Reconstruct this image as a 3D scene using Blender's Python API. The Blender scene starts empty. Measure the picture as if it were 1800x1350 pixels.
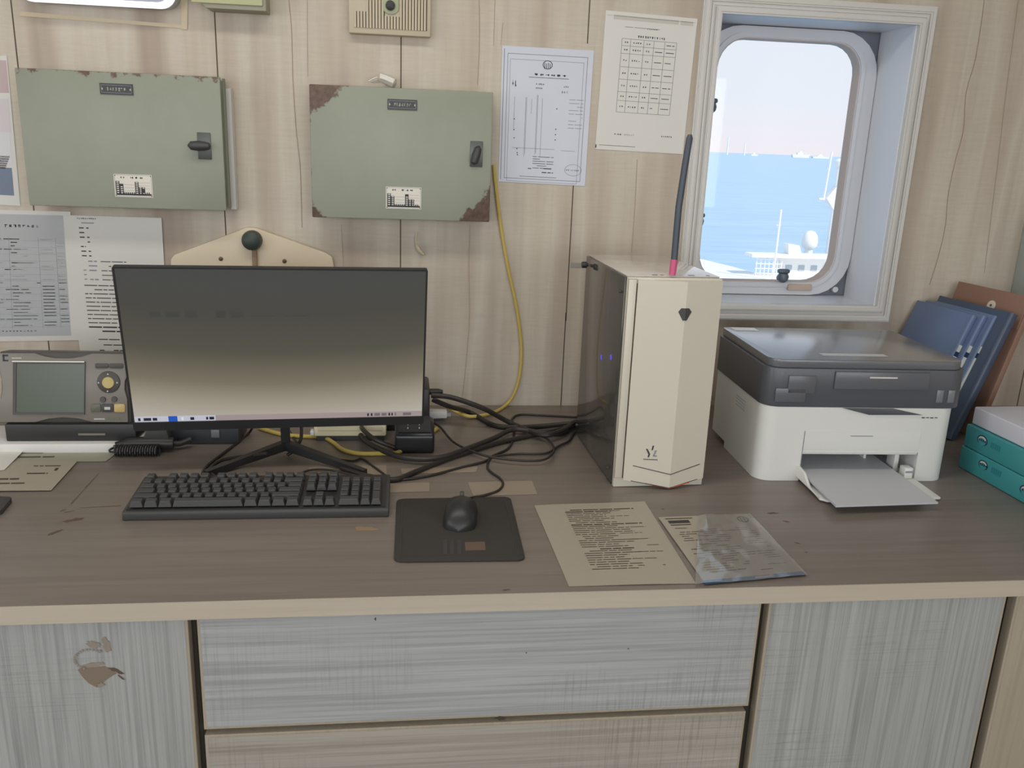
import bpy, bmesh, math, random
from mathutils import Vector as V, Matrix
from math import sin, cos, pi, radians
SC = bpy.context.scene
COL = SC.collection

# ------------------------------------------------------------------ camera
F_PX, YAW, PITCH, ROLL = 1512.7, 0.1281, 0.2719, 0.0388
CAM = V((0, -2.07, 1.418))
DZ = 0.78                                   # desk top height
_f = V((sin(YAW)*cos(PITCH), cos(YAW)*cos(PITCH), -sin(PITCH)))
_r = V((cos(YAW), -sin(YAW), 0)); _u = _r.cross(_f)
_r2 = _r*cos(ROLL) + _u*sin(ROLL); _u2 = _u*cos(ROLL) - _r*sin(ROLL)
cd = bpy.data.cameras.new('camera'); cam = bpy.data.objects.new('camera', cd); COL.objects.link(cam)
cd.sensor_width = 36; cd.lens = 36*F_PX/1800; cd.clip_start = .02; cd.clip_end = 60000
m3 = Matrix((_r2, _u2, -_f)).transposed()
cam.matrix_world = Matrix.Translation(CAM) @ m3.to_4x4()
SC.camera = cam
def _ray(x, y): return _f*F_PX + _r2*(x-900) - _u2*(y-675)
def W(x, y, Y=0.0):                         # point of the photo on a plane parallel to the wall
    d = _ray(x, y); return CAM + d*((Y-CAM.y)/d.y)
def D(x, y, Z=DZ):                          # point of the photo on a level plane
    d = _ray(x, y); return CAM + d*((Z-CAM.z)/d.z)

# ------------------------------------------------------------------ materials
def lin(c): return tuple(((v/255)/12.92 if v/255 <= .04045 else ((v/255+.055)/1.055)**2.4) for v in c)
MATS = {}
def mat(name, c=(200,200,200), rough=.5, metal=0, spec=.5, emit=None, es=1.0, coat=0):
    if name in MATS: return MATS[name]
    m = bpy.data.materials.new(name); m.use_nodes = True; MATS[name] = m
    b = m.node_tree.nodes['Principled BSDF']; m['b'] = 1
    b.inputs['Base Color'].default_value = (*lin(c), 1)
    b.inputs['Roughness'].default_value = rough; b.inputs['Metallic'].default_value = metal
    b.inputs['Specular IOR Level'].default_value = spec; b.inputs['Coat Weight'].default_value = coat
    if emit:
        b.inputs['Emission Color'].default_value = (*lin(emit), 1); b.inputs['Emission Strength'].default_value = es
    return m
def NB(m): return m.node_tree, m.node_tree.nodes['Principled BSDF']
def coord(nt, scale, loc=(0,0,0)):
    t = nt.nodes.new('ShaderNodeTexCoord'); mp = nt.nodes.new('ShaderNodeMapping')
    mp.inputs['Scale'].default_value = scale; mp.inputs['Location'].default_value = loc
    nt.links.new(t.outputs['Object'], mp.inputs[0]); return mp.outputs[0]
def noise(nt, scale, detail=4, rough=.6, loc=(0,0,0), dist=0):
    n = nt.nodes.new('ShaderNodeTexNoise'); n.inputs['Scale'].default_value = 1
    n.inputs['Detail'].default_value = detail; n.inputs['Roughness'].default_value = rough; n.inputs['Distortion'].default_value = dist
    nt.links.new(coord(nt, scale, loc), n.inputs['Vector']); return n.outputs[0]
def ramp(nt, fac, stops, interp='LINEAR'):
    r = nt.nodes.new('ShaderNodeValToRGB'); r.color_ramp.interpolation = interp; e = r.color_ramp.elements
    while len(e) < len(stops): e.new(.5)
    for k, (p, c) in enumerate(stops):
        e[k].position = p; e[k].color = (*(lin(c) if len(c) == 3 else c[:3]), 1)
    nt.links.new(fac, r.inputs[0]); return r.outputs[0]
def mix(nt, fac, a, b, mode='MIX'):
    n = nt.nodes.new('ShaderNodeMix'); n.data_type = 'RGBA'; n.blend_type = mode
    for k, v in ((0, fac), (6, a), (7, b)):
        if hasattr(v, 'is_linked') or isinstance(v, bpy.types.NodeSocket): nt.links.new(v, n.inputs[k])
        elif k == 0: n.inputs[0].default_value = v
        else: n.inputs[k].default_value = (*lin(v), 1)
    return n.outputs[2]
def mth(nt, op, a, b=None, c=None):
    n = nt.nodes.new('ShaderNodeMath'); n.operation = op
    for k, v in enumerate((a, b, c)):
        if v is None: continue
        if isinstance(v, bpy.types.NodeSocket): nt.links.new(v, n.inputs[k])
        else: n.inputs[k].default_value = v
    return n.outputs[0]
def sepxyz(nt):
    t = nt.nodes.new('ShaderNodeTexCoord'); s = nt.nodes.new('ShaderNodeSeparateXYZ')
    nt.links.new(t.outputs['Object'], s.inputs[0]); return s.outputs
def bump(nt, b, h, strength=.2, dist=.002):
    n = nt.nodes.new('ShaderNodeBump'); n.inputs['Strength'].default_value = strength; n.inputs['Distance'].default_value = dist
    nt.links.new(h, n.inputs['Height']); nt.links.new(n.outputs[0], b.inputs['Normal'])
BW = [(0,(0,0,0)), (1,(255,255,255))]

def wall_mat():
    m = mat('wall_panel_print', rough=.55, spec=.3); nt, b = NB(m)
    big = noise(nt, (8.5,1,.55), 3, .55)
    c = ramp(nt, big, [(.30,(172,156,142)), (.46,(197,185,169)), (.55,(207,198,183)), (.70,(188,175,160))])
    fib = noise(nt, (14,1,150), 5, .7)
    c = mix(nt, ramp(nt, fib, [(.40,(0,0,0)), (.75,(120,120,120))]), c, (152,137,121))
    ver = noise(nt, (70,1,3.5), 5, .7, (3,0,1))
    c = mix(nt, ramp(nt, ver, [(.52,(0,0,0)), (.8,(130,130,130))]), c, (146,127,112))
    blot = noise(nt, (5,1,4), 5, .65, (7,0,2))
    c = mix(nt, ramp(nt, blot, [(.5,(0,0,0)), (.72,(120,120,120))]), c, (206,200,189))
    nt.links.new(c, b.inputs['Base Color']); bump(nt, b, fib, .12, .001); return m
def streak(name, base, dark, light, along, fine, rough=.5, k=1.0, weave=0, spec=.4):
    """printed wood: fine lines running along one axis"""
    m = mat(name, rough=rough, spec=spec); nt, b = NB(m)
    def sc(lo, hi): return tuple(lo if i == along else hi for i in range(3))
    a = noise(nt, sc(1.1, fine*.16), 4, .6)
    c = ramp(nt, a, [(.1, dark), (.42, base), (.58, base), (.9, light)])
    f1 = noise(nt, sc(2.2, fine), 3, .65, (1,2,3))
    c = mix(nt, ramp(nt, f1, [(.46,(0,0,0)), (.62,(int(200*k),)*3)]), c, dark)
    f2 = noise(nt, sc(3, fine*.8), 3, .65, (5,1,9))
    c = mix(nt, ramp(nt, f2, [(.52,(0,0,0)), (.66,(int(190*k),)*3)]), c, light)
    if weave:
        w = noise(nt, tuple(300 if i == along else 9 for i in range(3)), 2, .6, (2,8,4))
        pm = noise(nt, (3.5,3.5,3.5), 2, .5, (4,4,1))
        wf = mth(nt, 'MULTIPLY', ramp(nt, w, [(.5,(0,0,0)), (.64,(255,255,255))]), ramp(nt, pm, [(.5,(0,0,0)), (.62,(150,150,150))]))
        c = mix(nt, wf, c, dark)
    nt.links.new(c, b.inputs['Base Color']); bump(nt, b, f1, .15, .0008); return m
def paint_mat(name, c, cells):
    """old grey-green paint; cells(nt, x, z) -> wear value >0 where bare brown metal shows"""
    m = mat(name, c, .42, 0, .45); nt, b = NB(m)
    n = noise(nt, (5,5,5), 4, .6)
    col = ramp(nt, n, [(.3,(143,148,132)), (.6,(152,156,141)), (.8,(157,160,147))])
    s = sepxyz(nt); wear = cells(nt, s[0], s[2])
    n2 = noise(nt, (55,55,55), 6, .7)
    wear = mth(nt, 'ADD', wear, mth(nt, 'MULTIPLY', mth(nt, 'SUBTRACT', n2, .5), .075))
    mask = ramp(nt, mth(nt, 'MULTIPLY', wear, 160), BW)
    rust = ramp(nt, noise(nt, (90,90,90), 4, .6), [(.3,(88,70,60)), (.7,(116,96,84))])
    nt.links.new(mix(nt, mask, col, rust), b.inputs['Base Color']); return m
def film_mat(name, gl=.12, white=.05, rough=.08, tint=(255,255,255), fk=.8):
    """clear plastic or glass: mostly transparent, a little gloss"""
    m = bpy.data.materials.new(name); m.use_nodes = True; MATS[name] = m; nt = m.node_tree
    for n in list(nt.nodes): nt.nodes.remove(n)
    o = nt.nodes.new('ShaderNodeOutputMaterial'); t = nt.nodes.new('ShaderNodeBsdfTransparent'); t.inputs[0].default_value = (*lin(tint), 1)
    g = nt.nodes.new('ShaderNodeBsdfGlossy'); g.inputs['Roughness'].default_value = rough
    d = nt.nodes.new('ShaderNodeBsdfDiffuse'); d.inputs[0].default_value = (.85,.85,.85,1)
    fr = nt.nodes.new('ShaderNodeFresnel'); fr.inputs[0].default_value = 1.45
    a = nt.nodes.new('ShaderNodeMixShader'); c = nt.nodes.new('ShaderNodeMixShader')
    nt.links.new(mth(nt, 'MULTIPLY_ADD', fr.outputs[0], fk, gl*.3), a.inputs[0]); nt.links.new(t.outputs[0], a.inputs[1]); nt.links.new(g.outputs[0], a.inputs[2])
    c.inputs[0].default_value = white; nt.links.new(a.outputs[0], c.inputs[1]); nt.links.new(d.outputs[0], c.inputs[2])
    nt.links.new(c.outputs[0], o.inputs[0]); return m

M_WALL = wall_mat()
M_DESK = streak('desk_wood_print', (126,116,108), (104,94,87), (143,133,125), 0, 60, rough=.33, k=.75, spec=.45)
M_EDGE = streak('edge_band_wood', (196,184,167), (164,151,134), (210,199,183), 0, 120, rough=.5, k=.5)
M_DRAW = streak('grey_woven_wood', (176,177,177), (112,112,113), (204,205,206), 0, 230, rough=.5, k=.75, weave=1)
M_DOOR = streak('grey_woven_wood_upright', (172,173,171), (106,106,105), (198,199,198), 2, 230, rough=.5, k=.75, weave=1)
M_DRW2 = streak('beige_woven_wood', (176,169,160), (114,106,98), (198,192,183), 0, 230, rough=.5, k=.72, weave=1)
M_SIDE = streak('beige_wood_upright', (176,164,146), (140,128,112), (192,180,163), 2, 110, rough=.5, k=.6)
M_GAP = mat('dark_gap', (70,62,54), .7)
M_SEAM = mat('panel_seam', (92,80,66), .8); M_WAVY = mat('printed_grain_line', (158,136,116), .7)
M_WHITE = mat('white_paint', (222,220,216), .45); M_TRIM = mat('trim_paint', (214,212,208), .4)
M_REV = mat('reveal_paint', (226,228,232), .35); M_RING = mat('window_ring_metal', (212,214,219), .3, .05)
M_GASK = mat('window_gasket', (196,176,160), .6); M_STEEL = mat('dark_bolt_metal', (96,106,118), .4, .3)
M_GLASS = film_mat('window_glass', .0, 0, .02, fk=.35); M_FILM = film_mat('clear_film', .35, .12, .1); M_TAPE = film_mat('clear_tape', .3, .22, .18)
M_BLACK = mat('black_plastic', (46,45,45), .42); M_CAB = mat('cable_rubber', (46,41,38), .5); M_DARK = mat('charcoal_plastic', (64,64,64), .45)
M_BEZ = mat('bezel_black', (42,42,43), .4); M_KEY = mat('keycap_black', (66,66,66), .5); M_PAD = mat('mouse_pad_cloth', (54,51,48), .8)
M_INK = mat('printed_ink', (52,52,56), .6); M_INKG = mat('grey_print', (140,143,152), .6); M_INKB = mat('brown_print', (74,62,54), .6)
M_PAPER = mat('paper', (222,220,214), .5); M_PAPERB = mat('cool_paper', (206,210,222), .35); M_PAPERG = mat('grey_paper', (176,178,180), .4)
M_LAM = mat('laminate_white', (214,212,206), .3); M_PAPT = mat('yellowed_paper', (168,159,144), .45); M_PAPO = mat('olive_paper', (160,156,136), .45)
M_GREEN = mat('dial_green', (58,70,64), .5); M_CREAM = mat('cream_paint', (218,202,176), .45); M_SPK = mat('speaker_beige', (196,184,160), .5)
M_YEL = mat('yellow_cable', (200,178,96), .5); M_PLATE = mat('data_plate', (214,208,196), .35, .1); M_GLYPH = mat('plate_lettering', (196,198,188), .5)
M_PC = mat('pc_white', (212,206,191), .35); M_PCTOP = mat('pc_gloss_white', (204,198,190), .08, coat=.6); M_PCGL = mat('tinted_glass', (80,77,73), .09, spec=.6)
M_ORNG = mat('red_orange_strip', (206,92,60), .5); M_PINK = mat('pink_plastic', (206,92,134), .45); M_SLATE = mat('slate_plastic', (72,80,92), .45)
M_PRW = mat('printer_white', (222,222,218), .42); M_PRD = mat('printer_charcoal', (84,86,92), .33); M_PRL = mat('printer_lid', (100,103,109), .2, coat=.5)
M_PRL.node_tree.nodes['Principled BSDF'].inputs['Coat Roughness'].default_value = .2; MATS['printer_lid'].node_tree.nodes['Principled BSDF'].inputs['Coat Weight'].default_value = .9
M_BLUE = mat('blue_folder', (106,124,158), .38); M_BLUE2 = mat('dark_blue_folder', (72,86,108), .38); M_LBL = mat('spine_label', (214,220,212), .5)
M_ENV = mat('brown_envelope', (150,116,100), .6); M_TEAL = mat('teal_wrap', (66,150,154), .3); M_REAM = mat('white_ream', (214,214,224), .5)
M_NAVY = mat('navy_print', (30,52,84), .5); M_STAIN = mat('brown_stain', (98,80,68), .7); M_TAN = mat('tan_mark', (150,126,104), .6)

# ------------------------------------------------------------------ mesh building
class MB:
    def __init__(s): s.bm = bmesh.new(); s.mats = []
    def mi(s, m):
        if m not in s.mats: s.mats.append(m)
        return s.mats.index(m)
    def face(s, pts, m):
        f = s.bm.faces.new([s.bm.verts.new(p) for p in pts]); f.material_index = s.mi(m); return f
    def _bev(s, faces, bev, seg=2):
        if bev:
            es = list({e for f in faces for e in f.edges})
            bmesh.ops.bevel(s.bm, geom=es, offset=bev, segments=seg, affect='EDGES', clamp_overlap=True, profile=.5)
    def box(s, lo, hi, m, bev=0, seg=2, mt=None):
        return s.prism([(lo[0],lo[1]),(hi[0],lo[1]),(hi[0],hi[1]),(lo[0],hi[1])], 'z', lo[2], hi[2], m, bev, seg, mt)
    def prism(s, poly, ax, lo, hi, m, bev=0, seg=2, mt=None):
        """polygon swept along ax; ax z:(x,y) y:(x,z) x:(y,z); mt = (cap lo, cap hi) materials"""
        def P(p, h): return {'z':(p[0],p[1],h), 'y':(p[0],h,p[1]), 'x':(h,p[0],p[1])}[ax]
        a = [s.bm.verts.new(P(p, lo)) for p in poly]; b = [s.bm.verts.new(P(p, hi)) for p in poly]
        i = s.mi(m); fs = [s.bm.faces.new(a[::-1]), s.bm.faces.new(b)]
        fs[0].material_index = s.mi(mt[0]) if mt and mt[0] else i; fs[1].material_index = s.mi(mt[1]) if mt and mt[1] else i
        n = len(poly)
        for k in range(n):
            f = s.bm.faces.new((a[k], a[(k+1)%n], b[(k+1)%n], b[k])); f.material_index = i; fs.append(f)
        bmesh.ops.recalc_face_normals(s.bm, faces=fs); s._bev(fs, bev, seg); return fs
    def tube(s, pts, r, m, sides=8, smooth=True, sub=6, caps=True):
        pts = [V(p) for p in pts]
        if smooth and len(pts) > 2:
            q = []; n = len(pts)
            for k in range(n-1):
                p0, p1, p2, p3 = pts[max(k-1,0)], pts[k], pts[k+1], pts[min(k+2,n-1)]
                for j in range(sub):
                    t = j/sub; q.append(.5*((2*p1)+(p2-p0)*t+(2*p0-5*p1+4*p2-p3)*t*t+(3*p1-p0-3*p2+p3)*t**3))
            pts = q + [pts[-1]]
        i = s.mi(m); rings = []; up = V((.13,.31,.94))
        for k, p in enumerate(pts):
            t = (pts[min(k+1,len(pts)-1)] - pts[max(k-1,0)]).normalized()
            x = (up - t*up.dot(t)).normalized(); y = t.cross(x); up = x
            rr = r[k*(len(r)-1)//max(len(pts)-1,1)] if isinstance(r, (list,tuple)) else r
            rings.append([s.bm.verts.new(p + x*rr*cos(2*pi*j/sides) + y*rr*sin(2*pi*j/sides)) for j in range(sides)])
        for a, b in zip(rings, rings[1:]):
            for j in range(sides):
                s.bm.faces.new((a[j], a[(j+1)%sides], b[(j+1)%sides], b[j])).material_index = i
        if caps:
            s.bm.faces.new(rings[0][::-1]).material_index = i; s.bm.faces.new(rings[-1]).material_index = i
    def lathe(s, prof, c, ax, m, n=24):
        """prof: (radius, along) from start to end, round axis ax through c"""
        c = V(c); A = {'x':V((1,0,0)),'y':V((0,1,0)),'z':V((0,0,1))}[ax]; B = {'x':V((0,1,0)),'y':V((0,0,1)),'z':V((1,0,0))}[ax]; E = A.cross(B)
        i = s.mi(m); R = []
        for r, h in prof: R.append([s.bm.verts.new(c + A*h + (B*cos(2*pi*k/n) + E*sin(2*pi*k/n))*max(r,1e-5)) for k in range(n)])
        fs = []
        for a, b in zip(R, R[1:]):
            for k in range(n): fs.append(s.bm.faces.new((a[k], a[(k+1)%n], b[(k+1)%n], b[k])))
        fs.append(s.bm.faces.new(R[0][::-1])); fs.append(s.bm.faces.new(R[-1]))
        for f in fs: f.material_index = i
        bmesh.ops.recalc_face_normals(s.bm, faces=fs)
    def build(s, name, parent=None, flat=False, ang=35):
        me = bpy.data.meshes.new(name); s.bm.to_mesh(me); s.bm.free()
        for m in s.mats: me.materials.append(m)
        if not flat:
            for p in me.polygons: p.use_smooth = True
            me.set_sharp_from_angle(angle=radians(ang))
        o = bpy.data.objects.new(name, me); COL.objects.link(o)
        if parent: o.parent = parent
        return o
def tag(o, label, cat, group=None, kind=None):
    o['label'] = label; o['category'] = cat
    if group: o['group'] = group
    if kind: o['kind'] = kind
    return o
def thing(name, label, cat, loc=(0,0,0), rz=0, group=None, rx=0):
    o = bpy.data.objects.new(name, None); COL.objects.link(o); o.location = loc; o.rotation_euler = (rx,0,rz); o.empty_display_size = .05
    return tag(o, label, cat, group)
def struct(o, label=None):
    o['kind'] = 'structure'
    if label: o['label'] = label
    return o
def rrect(x0, y0, x1, y1, r, n=6):
    pts = []
    if not isinstance(r, (list,tuple)): r = (r,)*4
    for (cx, cy, sx, sy, a0), q in zip(((x0,y0,1,1,pi),(x1,y0,-1,1,1.5*pi),(x1,y1,-1,-1,0),(x0,y1,1,-1,.5*pi)), r):
        if q <= 0: pts.append((cx,cy)); continue
        for k in range(n+1):
            a = a0 + k*pi/2/n; pts.append((cx+sx*q+q*cos(a), cy+sy*q+q*sin(a)))
    return pts
def ring(mb, a, b, ax, lo, hi, m):
    """frame between two closed outlines with the same number of points"""
    def P(p, h): return {'z':(p[0],p[1],h), 'y':(p[0],h,p[1])}[ax]
    n = len(a); vs = [[mb.bm.verts.new(P(p, h)) for p in q] for q, h in ((a,lo),(b,lo),(b,hi),(a,hi))]; fs = []
    for i in range(4):
        for k in range(n):
            fs.append(mb.bm.faces.new((vs[i][k], vs[i][(k+1)%n], vs[(i+1)%4][(k+1)%n], vs[(i+1)%4][k]))); fs[-1].material_index = mb.mi(m)
    bmesh.ops.recalc_face_normals(mb.bm, faces=fs)

class Sheet:
    """a sheet of paper or film on four corners (tl, tr, br, bl), printed with marks"""
    def __init__(s, cs, m, th=.0007, bulge=0, n=6, mb=None, nrm=None, seed=1):
        s.c = [V(p) for p in cs]; s.m = m; s.mb = mb or MB(); s.k = 0
        s.n = nrm or (s.c[2]-s.c[3]).cross(s.c[0]-s.c[3]).normalized(); s.b = bulge; s.th = th
        rg = random.Random(seed); s.ph = rg.random()*6
        i = s.mb.mi(m); g = [[s.mb.bm.verts.new(s.p(a/n, c/n, th)) for a in range(n+1)] for c in range(n+1)]; b = [[s.mb.bm.verts.new(s.p(a/n, c/n, 0)) for a in range(n+1)] for c in range(n+1)]
        fs = []
        for y in range(n):
            for x in range(n):
                fs.append(s.mb.bm.faces.new((g[y][x],g[y+1][x],g[y+1][x+1],g[y][x+1]))); fs.append(s.mb.bm.faces.new((b[y][x],b[y][x+1],b[y+1][x+1],b[y+1][x])))
        for k in range(n):
            fs += [s.mb.bm.faces.new(q) for q in ((g[0][k],g[0][k+1],b[0][k+1],b[0][k]), (g[n][k+1],g[n][k],b[n][k],b[n][k+1]), (g[k+1][0],g[k][0],b[k][0],b[k+1][0]), (g[k][n],g[k+1][n],b[k+1][n],b[k][n]))]
        for f in fs: f.material_index = i
    def p(s, u, v, h=0):
        a = s.c[0].lerp(s.c[1], u); b = s.c[3].lerp(s.c[2], u)
        return a.lerp(b, v) + s.n*(h + s.b*(.5+.5*sin(u*5+v*4+s.ph))*(.4+u*(1-u)*2))
    def poly(s, pts, m, dh=0):
        s.mb.face([s.p(u, v, s.th+.0003+dh) for u, v in pts], m)
    def rect(s, u0, v0, u1, v1, m, dh=0): s.poly(((u0,v0),(u0,v1),(u1,v1),(u1,v0)), m, dh)
    def frame(s, u0, v0, u1, v1, w, m):
        k = w*(s.c[1]-s.c[0]).length/(s.c[3]-s.c[0]).length
        s.rect(u0,v0,u1,v0+k,m); s.rect(u0,v1-k,u1,v1,m); s.rect(u0,v0,u0+w,v1,m); s.rect(u1-w,v0,u1,v1,m)
    def text(s, u0, v, u1, h, m, rg, cell=None, dens=.8):
        """one line of small print: broken words, or separate signs when cell is given"""
        u = u0
        if cell:
            while u < u1-cell*.5:
                w = cell*.62
                for k in range(3):
                    if rg.random() < .75: a = u+w*rg.random()*.7; s.rect(a, v+h*.1*rg.random(), a+w*.3, v+h*(.7+.3*rg.random()), m)
                if rg.random() < .8: q = v+h*rg.random()*.7; s.rect(u, q, u+w, q+h*.25, m)
                u += cell
        else:
            while u < u1:
                w = min((.03+.13*rg.random()), u1-u)
                if rg.random() < dens: s.rect(u, v, u+w, v+h, m)
                u += w+.012
    def build(s, name, label=None, cat=None, group=None, parent=None):
        o = s.mb.build(name, parent, ang=60)
        if label: tag(o, label, cat, group)
        return o
def wsheet(px, m, Y=-.001, **k): return Sheet([W(x, y, Y) for x, y in px], m, nrm=V((0,-1,0)), **k)
def dsheet(px, m, Z=DZ+.0004, **k): return Sheet([D(x, y, Z) for x, y in px], m, nrm=V((0,0,1)), **k)

# ------------------------------------------------------------------ room shell
XL, XR, YB, ZC = -2.7, 2.6, -4.2, 2.28
WT = .19
ox0, ox1, oz0, oz1 = .715, 1.198, 1.047, 1.728            # window opening in the wall
mb = MB()
for lo, hi in (((XL,0,0),(ox0,WT,ZC)), ((ox1,0,0),(XR,WT,ZC)), ((ox0,0,0),(ox1,WT,oz0)), ((ox0,0,oz1),(ox1,WT,ZC))): mb.box(lo, hi, M_WALL)
for x in (-1.24, -.826, -.4125, -.0126, 1.66):
    mb.box((x-.0013,-.0006,.5), (x+.0013,.001,ZC), M_SEAM)
mb.box((.3930,-.0006,.5), (.3955,.001,1.02), M_SEAM); mb.box((.394,-.0006,1.0), (.3965,.001,1.625), M_SEAM); mb.box((.4085,-.0006,1.645), (.411,.001,ZC), M_SEAM)
mb.box((.61,-.0006,1.755), (.6118,.001,ZC), M_SEAM)
rg = random.Random(4)
def wavy(px, wd=.0016, m=M_WAVY):                          # printed grain lines running down the panels
    P = [W(x, y) for x, y in px]; L = []; n = len(P)
    for i in range(n-1):
        p0, p1, p2, p3 = P[max(i-1,0)], P[i], P[i+1], P[min(i+2,n-1)]
        for k in range(10): t = k/10; L.append(.5*((2*p1)+(p2-p0)*t+(2*p0-5*p1+4*p2-p3)*t*t+(3*p1-p0-3*p2+p3)*t**3) + V((rg.uniform(-.0003,.0003),0,0)))
    L.append(P[-1])
    for a, b in zip(L, L[1:]): mb.face([(a.x-wd/2,-.0005,a.z),(b.x-wd/2,-.0005,b.z),(b.x+wd/2,-.0005,b.z),(a.x+wd/2,-.0005,a.z)], m)
M_FAINT = mat('faint_grain_line', (170,152,134), .7)
wavy([(508,0),(513,60),(515,140),(521,230),(528,300),(531,400)]); wavy([(842,0),(843,50),(842,100),(839,150)],.0013)
wavy([(1730,0),(1722,60),(1713,110),(1698,165),(1693,230),(1680,280),(1667,340),(1661,400),(1648,455),(1634,500)],.0016)
wavy([(826,395),(824,470),(825,560),(818,650),(812,700)],.0014,M_FAINT); wavy([(600,395),(604,470)],.0012,M_FAINT); wavy([(540,0),(541,135)],.0012,M_FAINT)
wavy([(884,40),(880,80)],.0012,M_FAINT); wavy([(1120,280),(1116,360),(1110,445)],.0014,M_FAINT); wavy([(870,0),(868,80)],.0012,M_FAINT); wavy([(1790,0),(1770,150),(1752,300),(1730,480)],.0014,M_FAINT)
struct(mb.build('wall_front', flat=True), 'beige wood-print panelled wall with thin dark seams behind the desk')
mb = MB(); mb.box((XL,YB,-.1), (XR,WT,0), mat('floor_lino', (120,112,100), .5)); struct(mb.build('floor', flat=True))
mb = MB(); mb.box((XL,YB,ZC), (XR,WT,ZC+.1), mat('ceiling_paint', (222,218,208), .6)); struct(mb.build('ceiling', flat=True))
M_PLAIN = mat('plain_wall', (206,194,176), .6)
mb = MB(); mb.box((XR,YB,0), (XR+.1,WT,ZC), M_PLAIN); struct(mb.build('wall_right', flat=True))
WL = (-3.4,-1.2,.95,1.95)                                   # side window on the left wall y0,y1,z0,z1
mb = MB()
for lo, hi in (((XL-.1,YB,0),(XL,WL[0],ZC)), ((XL-.1,WL[1],0),(XL,WT,ZC)), ((XL-.1,WL[0],0),(XL,WL[1],WL[2])), ((XL-.1,WL[0],WL[3]),(XL,WL[1],ZC))): mb.box(lo, hi, M_PLAIN)
struct(mb.build('wall_left', flat=True))
mb = MB(); xs = [(-2.3,-1.3),(-1.0,0.0),(.3,1.3),(1.5,2.4)]; zz = (1.0,1.95)
mb.box((XL,YB-.1,0), (XR,YB,zz[0]), M_PLAIN); mb.box((XL,YB-.1,zz[1]), (XR,YB,ZC), M_PLAIN)
e = [XL]+[v for p in xs for v in p]+[XR]
for k in range(0, len(e), 2): mb.box((e[k],YB-.1,zz[0]), (e[k+1],YB,zz[1]), M_PLAIN)
struct(mb.build('wall_rear', flat=True))

# ------------------------------------------------------------------ window
win = bpy.data.objects.new('window_1', None); COL.objects.link(win); struct(win, 'ship window with white moulded frame and rounded glass, sea beyond')
win.location = (.957,0,1.387)
def wp(mb, name):
    o = mb.build(name, win); o.location = -win.location; return o
mb = MB(); tx0, tx1, tz0, tz1 = .672, 1.241, 1.010, 1.766
def tr(a0, lo, hi, a1, m=M_TRIM):
    ring(mb, rrect(tx0+a0,tz0+a0,tx1-a0,tz1-a0,0), rrect(tx0+a1,tz0+a1,tx1-a1,tz1-a1,0), 'y', lo, hi, m)
tr(0,-.012,.0,.043); tr(.003,-.017,-.012,.017); tr(.005,-.020,-.017,.013); tr(.0205,-.015,-.012,.025); tr(.029,-.022,-.012,.043); tr(.031,-.025,-.022,.039)
wp(mb, 'moulded_trim')
mb = MB(); ring(mb, rrect(ox0+.0002,oz0+.0002,ox1-.0002,oz1-.0002,0), rrect(ox0+.004,oz0+.004,ox1-.004,oz1-.004,0), 'y', -.010, .147, M_REV); wp(mb, 'reveal_lining')
GY = .147; gx0, gx1, gz0, gz1 = .768, 1.146, 1.0865, 1.694
mb = MB(); ring(mb, rrect(ox0,oz0,ox1,oz1,.002), rrect(ox0+.02,oz0+.02,ox1-.02,oz1-.02,.10), 'y', GY+.004, GY+.03, mat('corner_plate', (120,124,134), .45)); wp(mb, 'corner_plate')
mb = MB(); ring(mb, rrect(ox0+.006,oz0+.006,ox1-.006,oz1-.006,.105), rrect(gx0,gz0,gx1,gz1,.072), 'y', GY-.012, GY+.02, M_RING)
ring(mb, rrect(gx0-.012,gz0-.012,gx1+.012,gz1+.012,.08), rrect(gx0-.002,gz0-.002,gx1+.002,gz1+.002,.073), 'y', GY-.016, GY-.012, M_RING); wp(mb, 'rounded_frame')
mb = MB(); ring(mb, rrect(gx0-.001,gz0-.001,gx1+.001,gz1+.001,.073), rrect(gx0+.002,gz0+.002,gx1-.002,gz1-.002,.071), 'y', GY-.011, GY+.0235, M_GASK); wp(mb, 'gasket')
mb = MB(); mb.prism(rrect(gx0,gz0,gx1,gz1,.07), 'y', GY+.024, GY+.03, M_GLASS); wp(mb, 'glass_pane')
def dog(x, z, dx, dz):
    mb = MB(); mb.lathe([(.0085,-.03),(.0085,.0)], (x, GY-.012, z), 'y', M_STEEL, 12)
    mb.lathe([(.006,0),(.013,.006),(.015,.016),(.012,.024),(.003,.026)], (x+dx*.006, GY-.035, z+dz*.006-.01*(1-abs(dz))), 'z', M_STEEL, 14)
    mb.box((x-.016,GY-.043,z+.014), (x+.016,GY-.026,z+.026), M_STEEL, .005); wp(mb, 'clamp_knob')
q = W(1377, 482, GY-.035); dog(q.x, q.z-.012, 0, 0)
for px, py in ((1250,180),(1228,381)): q = W(px, py, GY-.035); dog(q.x, q.z-.016, 0, 0)
mb = MB(); q = W(1410,505,GY-.02); mb.box((q.x-.04,GY-.02,q.z-.010), (q.x+.03,GY-.010,q.z+.008), M_GASK, .004)
mb.lathe([(.008,-.012),(.008,0)], (q.x+.1,GY+.0,oz0+.022), 'y', M_RING, 12); wp(mb, 'drain_fitting')

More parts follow.
